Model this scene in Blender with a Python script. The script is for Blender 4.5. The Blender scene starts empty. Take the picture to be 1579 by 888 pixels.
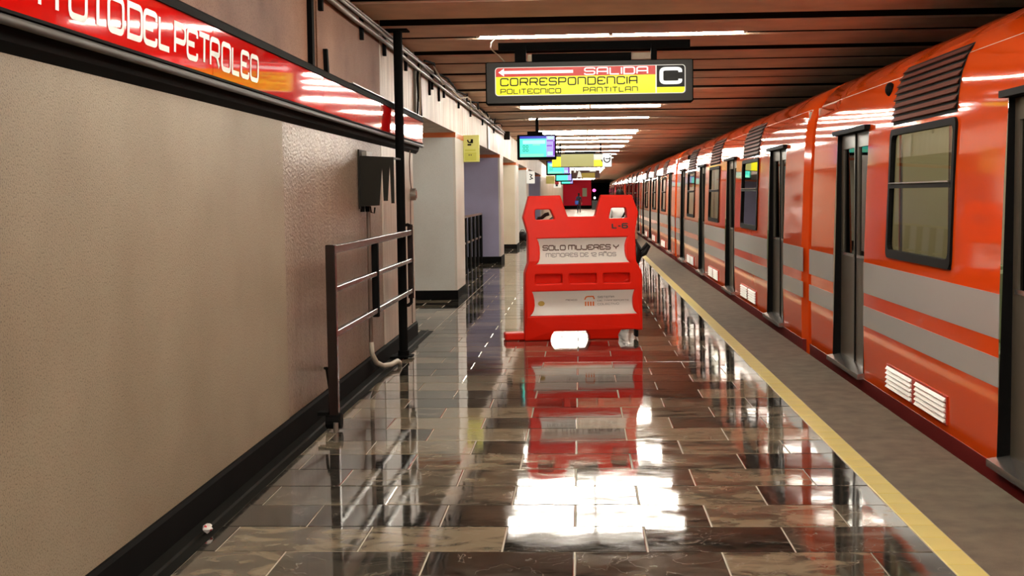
import bpy, bmesh, math, random
from mathutils import Vector, Matrix
random.seed(7)
sc = bpy.context.scene
C = bpy.context.collection
PI = math.pi

# ------------------------------------------------------------------ camera, world, exposure
F_PX, EYE, ROLL = 1990.0, 1.45, 0.009
cd = bpy.data.cameras.new('camera'); cam = bpy.data.objects.new('camera', cd); C.objects.link(cam)
cd.sensor_width = 36.0; cd.lens = F_PX / 1579.0 * 36.0; cd.clip_start = 0.05; cd.clip_end = 400
_fw = Vector((105.5 / F_PX, 144 / F_PX, -1)).normalized()
_up = Vector((-math.sin(ROLL), math.cos(ROLL), 0)); _up = (_up - _fw * _up.dot(_fw)).normalized()
_rt = _fw.cross(_up)
cam.matrix_world = Matrix.Translation((0, 0, EYE)) @ Matrix((_rt, _fw, _up)).to_4x4()
sc.camera = cam
w = bpy.data.worlds.new('world'); sc.world = w; w.use_nodes = True
w.node_tree.nodes['Background'].inputs[0].default_value = (1.0, 0.9, 0.8, 1)
w.node_tree.nodes['Background'].inputs[1].default_value = 0.004
sc.view_settings.view_transform = 'Standard'; sc.view_settings.look = 'None'
sc.view_settings.exposure = 0.45; sc.view_settings.gamma = 1.0; sc.view_settings.use_curve_mapping = False
sc.cycles.use_denoising = True
sc.cycles.max_bounces = 8; sc.cycles.transparent_max_bounces = 24
sc.cycles.sample_clamp_indirect = 6.0
LAMP_POWER = 75.0

# ------------------------------------------------------------------ helpers
ORG = {}
def org_of(o): return ORG.get(o.name, Vector((0, 0, 0)))

def tag(o, label=None, cat=None, group=None, kind=None):
    if label: o['label'] = label
    if cat: o['category'] = cat
    if group: o['group'] = group
    if kind: o['kind'] = kind
    return o

def thing(name, label, cat, loc=(0, 0, 0), rz=0.0, group=None, local=False):
    o = bpy.data.objects.new(name, None); o.empty_display_size = 0.1; C.objects.link(o)
    o.location = loc; o.rotation_euler = (0, 0, rz)
    ORG[o.name] = Vector((0, 0, 0)) if local else Vector(loc)
    return tag(o, label, cat, group)

class MB:
    def __init__(s): s.v = []; s.f = []; s.m = []
    def add(s, vs, fs, m=0):
        n = len(s.v); s.v += [tuple(p) for p in vs]; s.f += [tuple(i + n for i in f) for f in fs]; s.m += [m] * len(fs); return s
    def box(s, x0, x1, y0, y1, z0, z1, m=0):
        return s.add([(x0,y0,z0),(x1,y0,z0),(x1,y1,z0),(x0,y1,z0),(x0,y0,z1),(x1,y0,z1),(x1,y1,z1),(x0,y1,z1)],
                     [(0,3,2,1),(4,5,6,7),(0,1,5,4),(1,2,6,5),(2,3,7,6),(3,0,4,7)], m)
    def cbox(s, x0, x1, y0, y1, z0, z1, c, m=0):        # box with chamfered edges
        vs = []
        for z, i in ((z0, c), (z0 + c, 0), (z1 - c, 0), (z1, c)):
            a, b, d, e = x0 + i, x1 - i, y0 + i, y1 - i
            k = c if i == 0 else c * 0.5
            vs += [(a+k,d,z),(b-k,d,z),(b,d+k,z),(b,e-k,z),(b-k,e,z),(a+k,e,z),(a,e-k,z),(a,d+k,z)]
        fs = [tuple(range(7, -1, -1)), tuple(range(24, 32))]
        for r in range(3):
            for i in range(8):
                j = (i + 1) % 8; fs.append((r*8+i, r*8+j, r*8+8+j, r*8+8+i))
        return s.add(vs, fs, m)
    def quad(s, a, b, c, d, m=0): return s.add([a, b, c, d], [(0, 1, 2, 3)], m)
    def prism(s, poly, axis, a, b, m=0):                 # extrude a 2-D polygon along an axis
        def P(u, v, t): return {'x': (t, u, v), 'y': (u, t, v), 'z': (u, v, t)}[axis]
        n = len(poly)
        vs = [P(u, v, a) for u, v in poly] + [P(u, v, b) for u, v in poly]
        fs = [tuple(range(n)), tuple(range(2*n-1, n-1, -1))] + [(i, (i+1) % n, n + (i+1) % n, n + i) for i in range(n)]
        return s.add(vs, fs, m)
    def tube(s, pts, r, n=8, m=0, caps=True):
        pts = [Vector(p) for p in pts]; rr = r if isinstance(r, (list, tuple)) else [r] * len(pts)
        t0 = (pts[1] - pts[0]).normalized()
        u = t0.orthogonal().normalized(); rings = []
        for i, p in enumerate(pts):
            t = (pts[min(i+1, len(pts)-1)] - pts[max(i-1, 0)]).normalized()
            u = (u - t * u.dot(t)).normalized(); w_ = t.cross(u)
            rings.append([p + (u * math.cos(2*PI*k/n) + w_ * math.sin(2*PI*k/n)) * rr[i] for k in range(n)])
        vs = [q for R in rings for q in R]; fs = []
        for i in range(len(pts) - 1):
            for k in range(n):
                j = (k + 1) % n; fs.append((i*n+k, i*n+j, (i+1)*n+j, (i+1)*n+k))
        if caps: fs += [tuple(range(n-1, -1, -1)), tuple(range((len(pts)-1)*n, len(pts)*n))]
        return s.add(vs, fs, m)
    def cyl(s, a, b, r, n=12, m=0): return s.tube([a, b], r, n, m)
    def ellip(s, c, rx, ry, rz, n=12, k=8, m=0):
        vs = []; fs = []
        for i in range(k + 1):
            th = PI * i / k
            for j in range(n):
                ph = 2*PI*j/n; vs.append((c[0]+rx*math.sin(th)*math.cos(ph), c[1]+ry*math.sin(th)*math.sin(ph), c[2]+rz*math.cos(th)))
        for i in range(k):
            for j in range(n): fs.append((i*n+j, i*n+(j+1) % n, (i+1)*n+(j+1) % n, (i+1)*n+j))
        return s.add(vs, fs, m)
    def map(s, fn): s.v = [tuple(fn(Vector(p))) for p in s.v]; return s
    def build(s, name, mat, parent=None, org=None, smooth=False, kind=None, label=None):
        o_ = org_of(parent) if parent is not None else Vector(org or (0, 0, 0))
        me = bpy.data.meshes.new(name)
        me.from_pydata([(p[0]-o_[0], p[1]-o_[1], p[2]-o_[2]) for p in s.v], [], s.f)
        for m in (mat if isinstance(mat, (list, tuple)) else [mat]): me.materials.append(m)
        me.polygons.foreach_set('material_index', s.m)
        bm = bmesh.new(); bm.from_mesh(me); bmesh.ops.remove_doubles(bm, verts=bm.verts, dist=1e-6)
        bmesh.ops.recalc_face_normals(bm, faces=bm.faces); bm.to_mesh(me); bm.free()
        if smooth: me.shade_smooth()
        return link(name, me, parent, o_, kind, label)

def link(name, me, parent=None, org=(0, 0, 0), kind=None, label=None):
    o = bpy.data.objects.new(name, me); C.objects.link(o)
    if parent is not None: o.parent = parent
    else: o.location = org
    ORG[o.name] = Vector(org)
    if kind: o['kind'] = kind
    if label: o['label'] = label
    return o

def copy_tree(o, parent=None, off=(0, 0, 0)):
    c = o.copy(); C.objects.link(c)
    if parent is not None: c.parent = parent
    else: c.location = o.location + Vector(off)
    for ch in list(o.children): copy_tree(ch, c)
    return c

# ------------------------------------------------------------------ materials
def new_mat(name):
    m = bpy.data.materials.new(name); m.use_nodes = True
    return m, m.node_tree.nodes, m.node_tree.links, m.node_tree.nodes['Principled BSDF']

def plain(name, col, rough=0.5, metal=0.0, coat=0.0, var=0.0, vscale=6.0, bump=0.0, bscale=60.0, ior=1.5, stretch=(1, 1, 1), spec=0.5):
    m, N, L, B = new_mat(name)
    B.inputs['Base Color'].default_value = (*col, 1); B.inputs['Roughness'].default_value = rough
    B.inputs['Metallic'].default_value = metal; B.inputs['Coat Weight'].default_value = coat; B.inputs['Coat Roughness'].default_value = 0.05
    B.inputs['IOR'].default_value = ior; B.inputs['Specular IOR Level'].default_value = spec
    if var or bump:
        tc = N.new('ShaderNodeTexCoord'); mp = N.new('ShaderNodeMapping'); L.new(tc.outputs['Object'], mp.inputs[0]); mp.inputs['Scale'].default_value = stretch
    if var:
        n = N.new('ShaderNodeTexNoise'); n.inputs['Scale'].default_value = vscale; n.inputs['Detail'].default_value = 5
        L.new(mp.outputs[0], n.inputs['Vector'])
        mx = N.new('ShaderNodeMix'); mx.data_type = 'RGBA'; L.new(n.outputs['Fac'], mx.inputs['Factor'])
        mx.inputs['A'].default_value = (*[max(0, c * (1 - var)) for c in col], 1); mx.inputs['B'].default_value = (*[min(1, c * (1 + var)) for c in col], 1)
        L.new(mx.outputs['Result'], B.inputs['Base Color'])
    if bump:
        n2 = N.new('ShaderNodeTexNoise'); n2.inputs['Scale'].default_value = bscale; n2.inputs['Detail'].default_value = 3
        L.new(mp.outputs[0], n2.inputs['Vector'])
        b = N.new('ShaderNodeBump'); b.inputs['Strength'].default_value = bump; b.inputs['Distance'].default_value = 0.004
        L.new(n2.outputs['Fac'], b.inputs['Height']); L.new(b.outputs[0], B.inputs['Normal'])
    return m

def glow(name, col, strength, rough=0.25):
    m, N, L, B = new_mat(name)
    B.inputs['Base Color'].default_value = (*[c * 0.04 for c in col], 1); B.inputs['Roughness'].default_value = rough; B.inputs['Specular IOR Level'].default_value = 0.2
    B.inputs['Emission Color'].default_value = (*col, 1); B.inputs['Emission Strength'].default_value = strength
    return m

def glass(name, tint, rough=0.02, ior=1.5):
    m, N, L, B = new_mat(name); N.remove(B)
    out = N['Material Output']; tr = N.new('ShaderNodeBsdfTransparent'); gl = N.new('ShaderNodeBsdfGlossy'); mx = N.new('ShaderNodeMixShader'); fr = N.new('ShaderNodeFresnel')
    tr.inputs[0].default_value = (*tint, 1); gl.inputs['Roughness'].default_value = rough; fr.inputs['IOR'].default_value = ior
    L.new(fr.outputs[0], mx.inputs[0]); L.new(tr.outputs[0], mx.inputs[1]); L.new(gl.outputs[0], mx.inputs[2]); L.new(mx.outputs[0], out.inputs[0])
    return m

def tile_mat():
    m, N, L, B = new_mat('polished marble tile')
    tc = N.new('ShaderNodeTexCoord'); oi = N.new('ShaderNodeObjectInfo'); geo = N.new('ShaderNodeNewGeometry')
    # each tile its own tone: object random for single tiles, a cell of position for the joined far ones
    mul = N.new('ShaderNodeVectorMath'); mul.operation = 'SCALE'; mul.inputs[3].default_value = 1.0
    L.new(geo.outputs['Position'], mul.inputs[0])
    sh = N.new('ShaderNodeVectorMath'); sh.operation = 'ADD'; L.new(mul.outputs[0], sh.inputs[0])
    rv = N.new('ShaderNodeMath'); rv.operation = 'MULTIPLY'; rv.inputs[1].default_value = 40.0; L.new(oi.outputs['Random'], rv.inputs[0]); L.new(rv.outputs[0], sh.inputs[1])
    mp = N.new('ShaderNodeMapping'); mp.inputs['Scale'].default_value = (2.8, 4.6, 2); L.new(sh.outputs[0], mp.inputs[0])
    n = N.new('ShaderNodeTexNoise'); n.inputs['Scale'].default_value = 1.5; n.inputs['Detail'].default_value = 7; n.inputs['Distortion'].default_value = 1.2; L.new(mp.outputs[0], n.inputs['Vector'])
    at = N.new('ShaderNodeAttribute'); at.attribute_name = 'tone'
    tone = N.new('ShaderNodeMath'); tone.operation = 'ADD'; L.new(at.outputs['Fac'], tone.inputs[0]); L.new(oi.outputs['Random'], tone.inputs[1])
    fr = N.new('ShaderNodeMath'); fr.operation = 'FRACT'; L.new(tone.outputs[0], fr.inputs[0])
    mixv = N.new('ShaderNodeMath'); mixv.operation = 'MULTIPLY_ADD'; L.new(n.outputs['Fac'], mixv.inputs[0]); mixv.inputs[1].default_value = 0.7
    s2 = N.new('ShaderNodeMath'); s2.operation = 'MULTIPLY'; L.new(fr.outputs[0], s2.inputs[0]); s2.inputs[1].default_value = 0.50; L.new(s2.outputs[0], mixv.inputs[2])
    cr = N.new('ShaderNodeValToRGB'); L.new(mixv.outputs[0], cr.inputs[0])
    e = cr.color_ramp.elements; e[0].position = 0.22; e[0].color = (0.010, 0.010, 0.009, 1); e[1].position = 0.80; e[1].color = (0.25, 0.205, 0.14, 1)
    a = e.new(0.50); a.color = (0.024, 0.022, 0.019, 1); b_ = e.new(0.66); b_.color = (0.080, 0.071, 0.055, 1)
    # pale veins
    vn = N.new('ShaderNodeTexNoise'); vn.inputs['Scale'].default_value = 2.4; vn.inputs['Detail'].default_value = 6; vn.inputs['Distortion'].default_value = 2.0; L.new(sh.outputs[0], vn.inputs['Vector'])
    vr = N.new('ShaderNodeValToRGB'); L.new(vn.outputs['Fac'], vr.inputs[0]); ve = vr.color_ramp.elements
    ve[0].position = 0.493; ve[0].color = (0, 0, 0, 1); ve[1].position = 0.507; ve[1].color = (0, 0, 0, 1); vm = ve.new(0.5); vm.color = (0.5, 0.5, 0.5, 1)
    mx = N.new('ShaderNodeMix'); mx.data_type = 'RGBA'; L.new(vr.outputs[0], mx.inputs['Factor']); L.new(cr.outputs[0], mx.inputs['A']); mx.inputs['B'].default_value = (0.34, 0.30, 0.25, 1)
    L.new(mx.outputs['Result'], B.inputs['Base Color'])
    rr = N.new('ShaderNodeMapRange'); L.new(n.outputs['Fac'], rr.inputs[0]); rr.inputs[1].default_value = 0.3; rr.inputs[2].default_value = 0.7; rr.inputs[3].default_value = 0.03; rr.inputs[4].default_value = 0.075
    L.new(rr.outputs[0], B.inputs['Roughness'])
    B.inputs['IOR'].default_value = 1.75
    bn = N.new('ShaderNodeTexNoise'); bn.inputs['Scale'].default_value = 5.0; bn.inputs['Detail'].default_value = 2; L.new(sh.outputs[0], bn.inputs['Vector'])
    bp = N.new('ShaderNodeBump'); bp.inputs['Strength'].default_value = 0.07; bp.inputs['Distance'].default_value = 0.006; L.new(bn.outputs['Fac'], bp.inputs['Height']); L.new(bp.outputs[0], B.inputs['Normal'])
    return m

def stucco(name, col, dark, rough, bump, spec=0.5, streak=0.0, ior=1.5, smudge=None, nscale=130):
    m, N, L, B = new_mat(name)
    geo = N.new('ShaderNodeNewGeometry')
    n = N.new('ShaderNodeTexNoise'); n.inputs['Scale'].default_value = nscale; n.inputs['Detail'].default_value = 3; L.new(geo.outputs['Position'], n.inputs['Vector'])
    big = N.new('ShaderNodeTexNoise'); big.inputs['Scale'].default_value = 0.9; big.inputs['Detail'].default_value = 5; L.new(geo.outputs['Position'], big.inputs['Vector'])
    cr = N.new('ShaderNodeValToRGB'); L.new(n.outputs['Fac'], cr.inputs[0])
    cr.color_ramp.elements[0].position = 0.30; cr.color_ramp.elements[0].color = (*dark, 1); cr.color_ramp.elements[1].position = 0.48; cr.color_ramp.elements[1].color = (*col, 1)
    mx = N.new('ShaderNodeMix'); mx.data_type = 'RGBA'; mx.blend_type = 'MULTIPLY'; mx.inputs['Factor'].default_value = 1.0; L.new(cr.outputs[0], mx.inputs['A'])
    c2 = N.new('ShaderNodeValToRGB'); L.new(big.outputs['Fac'], c2.inputs[0]); c2.color_ramp.elements[0].position = 0.3; c2.color_ramp.elements[0].color = (*(smudge or (0.80, 0.77, 0.74)), 1); c2.color_ramp.elements[1].position = 0.65; c2.color_ramp.elements[1].color = (1, 1, 1, 1)
    L.new(c2.outputs[0], mx.inputs['B']); last = mx.outputs['Result']
    if streak:
        mp = N.new('ShaderNodeMapping'); mp.inputs['Scale'].default_value = (8, 8, 0.7); L.new(geo.outputs['Position'], mp.inputs[0])
        sn = N.new('ShaderNodeTexNoise'); sn.inputs['Scale'].default_value = 1.6; sn.inputs['Detail'].default_value = 6; L.new(mp.outputs[0], sn.inputs['Vector'])
        c3 = N.new('ShaderNodeValToRGB'); L.new(sn.outputs['Fac'], c3.inputs[0]); c3.color_ramp.elements[0].position = 0.35; c3.color_ramp.elements[0].color = (1-streak, 1-streak*1.1, 1-streak*1.2, 1); c3.color_ramp.elements[1].position = 0.6; c3.color_ramp.elements[1].color = (1, 1, 1, 1)
        m3 = N.new('ShaderNodeMix'); m3.data_type = 'RGBA'; m3.blend_type = 'MULTIPLY'; m3.inputs['Factor'].default_value = 1.0
        L.new(last, m3.inputs['A']); L.new(c3.outputs[0], m3.inputs['B']); last = m3.outputs['Result']
    L.new(last, B.inputs['Base Color'])
    B.inputs['Roughness'].default_value = rough; B.inputs['Specular IOR Level'].default_value = spec; B.inputs['IOR'].default_value = ior
    b = N.new('ShaderNodeBump'); b.inputs['Strength'].default_value = bump; b.inputs['Distance'].default_value = 0.003 * 130 / nscale
    L.new(n.outputs['Fac'], b.inputs['Height']); L.new(b.outputs[0], B.inputs['Normal'])
    return m

M = dict(
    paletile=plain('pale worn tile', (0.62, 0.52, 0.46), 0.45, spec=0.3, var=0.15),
    tile=tile_mat(),
    grout=plain('grout', (0.42, 0.37, 0.29), 0.6),
    yellow=plain('yellow tile', (0.72, 0.62, 0.20), 0.35, var=0.12, vscale=4),
    concrete=plain('platform concrete', (0.145, 0.120, 0.090), 0.8, spec=0.2, var=0.5, vscale=7, bump=0.6, bscale=120),
    pit=plain('track ballast', (0.012, 0.018, 0.016), 0.9, var=0.4, vscale=12),
    base=plain('black skirting', (0.006, 0.006, 0.006), 0.75, var=0.4, vscale=4, spec=0.05),
    gutter=plain('dark granite strip', (0.008, 0.008, 0.007), 0.6, var=0.4, vscale=3, spec=0.05),
    wallnear=stucco('beige stucco', (0.365, 0.31, 0.225), (0.15, 0.12, 0.085), 0.5, 0.55, spec=0.35, nscale=150, smudge=(0.72, 0.68, 0.64)),
    wallmid=stucco('worn glossy stucco', (0.30, 0.225, 0.165), (0.15, 0.105, 0.072), 0.34, 1.0, streak=0.16, spec=0.4, nscale=60),
    wallend=stucco('cream painted pier', (0.72, 0.66, 0.56), (0.60, 0.54, 0.44), 0.35, 0.2, streak=0.15),
    upper=stucco('pinkish brown plaster', (0.33, 0.185, 0.12), (0.20, 0.10, 0.06), 0.65, 0.5, spec=0.2, smudge=(0.42, 0.28, 0.22)),
    upper2=stucco('cream plaster lintel', (0.70, 0.60, 0.50), (0.55, 0.45, 0.36), 0.55, 0.25, streak=0.35, smudge=(0.8, 0.7, 0.6)),
    pier=stucco('white painted pier', (0.74, 0.73, 0.68), (0.66, 0.64, 0.58), 0.4, 0.15),
    grey=stucco('pale grey corridor wall', (0.74, 0.78, 0.76), (0.66, 0.70, 0.68), 0.45, 0.2),
    lavender=stucco('lavender corridor wall', (0.40, 0.39, 0.60), (0.33, 0.32, 0.50), 0.45, 0.2),
    cream=stucco('cream corridor wall', (0.68, 0.62, 0.48), (0.58, 0.52, 0.40), 0.45, 0.2),
    orange_band=plain('orange band', (0.62, 0.13, 0.015), 0.4),
    ceiling=plain('brown ceiling concrete', (0.80, 0.61, 0.46), 0.85, spec=0.05, var=0.25, vscale=3, bump=0.3, bscale=40),
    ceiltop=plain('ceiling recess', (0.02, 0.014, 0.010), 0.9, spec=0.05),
    red=plain('red end wall', (0.85, 0.012, 0.045), 0.6, spec=0.2),
    dark=plain('dark tunnel', (0.01, 0.01, 0.012), 0.9),
    black=plain('black paint', (0.005, 0.005, 0.005), 0.75, spec=0.05),
    rail=plain('dark brown steel', (0.016, 0.008, 0.007), 0.25, spec=0.4),
    steel=plain('galvanised steel', (0.30, 0.27, 0.24), 0.4, metal=0.7, var=0.3, vscale=8),
    conduit=plain('brown painted conduit', (0.16, 0.11, 0.085), 0.4, var=0.3),
    hose=plain('cream flexible hose', (0.55, 0.50, 0.40), 0.5),
    boxm=plain('dark sheet metal', (0.014, 0.012, 0.009), 0.5, var=0.2, spec=0.15),
    signred=plain('glossy red sign panel', (0.80, 0.004, 0.003), 0.05, ior=1.6, bump=0.05, bscale=3),
    white=plain('white print', (0.85, 0.85, 0.82), 0.3),
    alu=plain('aluminium', (0.55, 0.53, 0.50), 0.25, metal=0.9),
    barrier=plain('red barrier plastic', (0.86, 0.016, 0.003), 0.40, spec=0.22, var=0.06, vscale=5),
    panel=plain('white sign sheet', (0.80, 0.77, 0.72), 0.35),
    ink=plain('dark print', (0.03, 0.02, 0.02), 0.5),
    inkbrown=plain('brown print', (0.12, 0.07, 0.05), 0.5),
    inkgrey=plain('grey print', (0.30, 0.28, 0.27), 0.5),
    logo=plain('orange logo print', (0.80, 0.20, 0.04), 0.5),
    gold=plain('gold logo print', (0.55, 0.38, 0.08), 0.5),
    lamp=glow('fluorescent tube', (1.0, 0.93, 0.80), LAMP_POWER),
    lamphouse=plain('lamp housing', (0.55, 0.52, 0.46), 0.4),
    wire=plain('pale wire', (0.50, 0.40, 0.28), 0.5),
    s_yellow=glow('backlit yellow', (0.92, 0.84, 0.0), 0.85), s_red=glow('backlit red', (0.58, 0.010, 0.006), 0.8),
    s_white=glow('backlit white', (1.0, 0.95, 0.88), 0.95), s_cream=glow('backlit cream', (0.95, 0.88, 0.75), 0.65),
    s_ink=plain('sign black', (0.006, 0.005, 0.005), 0.4, spec=0.2), s_olive=plain('sign olive print', (0.05, 0.045, 0.0), 0.4, spec=0.2),
    frame=plain('grey sign frame', (0.03, 0.028, 0.025), 0.45, spec=0.3),
    olive=glow('dim olive yellow panel', (0.62, 0.56, 0.16), 0.5), brownp=plain('brown sign panel', (0.16, 0.05, 0.03), 0.4),
    goldp=glow('dim gold panel', (0.50, 0.33, 0.04), 0.5),
    lime=plain('lime yellow sign', (0.72, 0.74, 0.22), 0.35), limep=plain('pale lime print', (0.60, 0.62, 0.10), 0.4),
    tvteal=glow('screen teal', (0.10, 0.85, 0.62), 1.0), tvmint=glow('screen mint', (0.25, 0.95, 0.55), 0.95), tvblue=glow('screen blue', (0.05, 0.06, 0.55), 0.8),
    tvpurple=glow('screen lilac', (0.42, 0.36, 0.85), 0.9), tvcyan=glow('screen pale cyan', (0.45, 0.85, 1.0), 0.95), tvdark=glow('screen dark teal', (0.01, 0.38, 0.30), 0.8), tvviolet=glow('screen violet', (0.25, 0.05, 0.55), 0.8),
    orange=plain('orange car paint', (0.82, 0.085, 0.008), 0.06, ior=1.45, bump=0.05, bscale=1.6),
    orangedeep=plain('deep orange gangway', (0.55, 0.035, 0.006), 0.35),
    stripe=plain('grey car stripe', (0.42, 0.41, 0.40), 0.25),
    under=plain('car underframe', (0.012, 0.007, 0.006), 0.6, spec=0.1),
    skirt=plain('dark red skirt', (0.16, 0.012, 0.010), 0.4),
    door=plain('dark bronze door leaf', (0.085, 0.072, 0.055), 0.32, spec=0.3),
    rubber=plain('black rubber', (0.004, 0.0035, 0.0035), 0.7, spec=0.1),
    glass=glass('train glass', (0.60, 0.63, 0.46), ior=1.3),
    doorglass=glass('door glass', (0.34, 0.33, 0.27), ior=1.3),
    inner=plain('cream train interior', (0.62, 0.58, 0.45), 0.5), innerfloor=plain('train floor', (0.15, 0.14, 0.12), 0.5),
    seat=plain('green seat shell', (0.20, 0.27, 0.14), 0.4),
    intube=glow('train interior tube', (1.0, 0.95, 0.80), 12.0),
    slat=plain('white painted louvre', (0.90, 0.87, 0.82), 0.3),
    grslat=plain('dark brown louvre', (0.12, 0.03, 0.017), 0.55, spec=0.2),
    skin=plain('skin', (0.42, 0.24, 0.16), 0.5), hair=plain('black hair', (0.004, 0.0035, 0.0035), 0.5, spec=0.15),
    shirt=plain('white shirt', (0.85, 0.85, 0.85), 0.7, bump=0.2, bscale=25), trousers=plain('dark trousers', (0.02, 0.022, 0.03), 0.7),
    jacket=plain('dark jacket', (0.012, 0.014, 0.022), 0.7), jeans=plain('dark jeans', (0.012, 0.014, 0.025), 0.75), shoe=plain('black shoe', (0.01, 0.01, 0.01), 0.4),
    bag=plain('black bag', (0.006, 0.006, 0.007), 0.45, spec=0.2, bump=0.3, bscale=20), bluebag=plain('blue bag', (0.02, 0.09, 0.42), 0.5),
    paper=plain('white paper', (0.85, 0.82, 0.80), 0.6), papred=plain('red paper print', (0.6, 0.03, 0.05), 0.6),
    poster=plain('pale green poster', (0.42, 0.46, 0.30), 0.5), sigmag=glow('magenta signal', (1.0, 0.10, 0.35), 2.5), sigwhite=glow('white signal', (1, 0.95, 0.9), 2.5),
    cabinet=plain('grey cabinet', (0.06, 0.075, 0.08), 0.5),
)

# ------------------------------------------------------------------ stroke letters
R_ = 0.24
GL = {
 'C': (1.0, [[(1,.74),(1,1,R_),(0,1,R_),(0,0,R_),(1,0,R_),(1,.26)]]),
 'O': (1.0, [[(.5,1),(0,1,R_),(0,0,R_),(1,0,R_),(1,1,R_),(.5,1)]]),
 'R': (1.0, [[(0,0),(0,1,R_),(1,1,R_),(1,.45,.15),(.0,.45)], [(.45,.45),(.72,.40,.1),(1,0)]]),
 'E': (.95, [[(1,.78),(1,1,R_),(0,1,R_),(0,0,R_),(1,0,R_),(1,.22)], [(0,.5),(.72,.5)]]),
 'S': (.95, [[(1,.80),(1,1,R_),(0,1,R_),(0,.5,.18),(1,.5,.18),(1,0,R_),(0,0,R_),(0,.2)]]),
 'P': (.95, [[(0,0),(0,1),(1,1,R_),(1,.42,R_),(0,.42)]]),
 'N': (1.0, [[(0,0),(0,1,.1),(1,1,R_),(1,0)]]),
 'D': (1.0, [[(0,.5),(0,0),(1,0,R_),(1,1,R_),(0,1),(0,.5)]]),
 'I': (0.0, [[(0,0),(0,1)]]),
 'A': (1.0, [[(0,0),(0,1,R_),(1,1,.12),(1,0)], [(0,.42),(1,.42)]]),
 'L': (.85, [[(0,1),(0,0,.06),(1,0)]]),
 'T': (.95, [[(0,1),(1,1)], [(.5,1),(.5,0)]]),
 'U': (1.0, [[(0,1),(0,0,R_),(1,0,R_),(1,1)]]),
 'M': (1.35, [[(0,0),(0,1,.1),(1,1,.2),(1,0)], [(.5,1),(.5,0)]]),
 'J': (.9, [[(1,1),(1,0,R_),(0,0,R_),(0,.25)]]),
 'V': (1.0, [[(0,1),(0,.6,.15),(.5,0)], [(1,1),(1,.6,.15),(.5,0)]]),
 'X': (1.0, [[(0,0),(1,1)], [(0,1),(1,0)]]),
 'Y': (1.0, [[(0,1),(0,.72,.1),(.5,.38)], [(1,1),(1,.72,.1),(.5,.38),(.5,0)]]),
 '1': (.35, [[(0,.75),(1,1),(1,0)]]),
 '2': (.9, [[(0,.8),(0,1,R_),(1,1,R_),(1,.55,.2),(0,.35,.2),(0,0),(1,0)]]),
 '6': (1.0, [[(1,.86),(1,1,R_),(0,1,R_),(0,0,R_),(1,0,R_),(1,.55,R_),(0,.55)]]),
 '-': (.5, [[(0,.45),(1,.45)]]),
 'Ñ': (1.0, [[(0,0),(0,1,.1),(1,1,R_),(1,0)], [(.1,1.22),(.4,1.32,.1),(.6,1.2,.1),(.9,1.3)]]),
}
def fillet(pts, wsc):
    out = []
    for i, p in enumerate(pts):
        q = Vector((p[0]*wsc, p[1]))
        if len(p) < 3 or i in (0, len(pts)-1): out.append(q); continue
        a = Vector((pts[i-1][0]*wsc, pts[i-1][1])); b = Vector((pts[i+1][0]*wsc, pts[i+1][1]))
        ra = min(p[2], (a-q).length*0.5); rb = min(p[2], (b-q).length*0.5)
        s_, e_ = q + (a-q).normalized()*ra, q + (b-q).normalized()*rb
        for k in range(5):
            t = k/4; out.append(s_*(1-t)**2 + q*2*t*(1-t) + e_*t*t)
    return out
def ribbon(mb, pts, t, put, m=0):
    n = len(pts); L_, Rr = [], []
    for i in range(n):
        d0 = (pts[i]-pts[i-1]).normalized() if i > 0 else (pts[1]-pts[0]).normalized()
        d1 = (pts[i+1]-pts[i]).normalized() if i < n-1 else d0
        n0 = Vector((-d0.y, d0.x)); n1 = Vector((-d1.y, d1.x)); mt = (n0+n1)
        if mt.length < 1e-4: mt = n0
        mt.normalize(); k = min(t/2/max(0.35, mt.dot(n0)), t)
        L_.append(pts[i]+mt*k); Rr.append(pts[i]-mt*k)
    vs = [put(p) for p in L_] + [put(p) for p in Rr]
    mb.add(vs, [(i, i+1, n+i+1, n+i) for i in range(n-1)], m)
def text_width(s, asp, gap, space=.6):
    x = 0
    for ch in s: x += (space if ch == ' ' else GL[ch][0]*asp + gap)
    return x - gap
def text(mb, s, x0, z0, h, put, asp=.8, gap=.35, t=.13, fit=None, m=0, space=.6):
    """letters as flat ribbons: put(x, z) gives the 3-D point on the face"""
    k = fit / (text_width(s, asp, gap, space)*h) if fit else 1.0
    x = 0.0
    for ch in s:
        if ch == ' ': x += space; continue
        wd, strokes = GL[ch]
        for st in strokes:
            ps = fillet(st, wd*asp if wd else 1.0)
            ribbon(mb, [Vector((p.x + x, t/2 + p.y*(1-t))) for p in ps], t, lambda p: put(x0 + p.x*h*k, z0 + p.y*h), m)
        x += wd*asp + gap

def rrect(x0, x1, z0, z1, r, n=4):
    out = []
    for cx, cz, a in ((x1-r, z1-r, 0), (x0+r, z1-r, PI/2), (x0+r, z0+r, PI), (x1-r, z0+r, 1.5*PI)):
        for k in range(n+1): out.append((cx + r*math.cos(a+k*PI/2/n), cz + r*math.sin(a+k*PI/2/n)))
    return out
def ring(mb, outer, inner, axis, a, b, m=0):
    n = len(outer)
    def P(u, v, t): return {'x': (t, u, v), 'y': (u, t, v), 'z': (u, v, t)}[axis]
    vs = [P(*p, a) for p in outer] + [P(*p, a) for p in inner] + [P(*p, b) for p in outer] + [P(*p, b) for p in inner]
    fs = []
    for i in range(n):
        j = (i+1) % n
        fs += [(i, j, n+j, n+i), (2*n+i, 3*n+i, 3*n+j, 2*n+j), (i, 2*n+i, 2*n+j, j), (n+i, n+j, 3*n+j, 3*n+i)]
    return mb.add(vs, fs, m)

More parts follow.
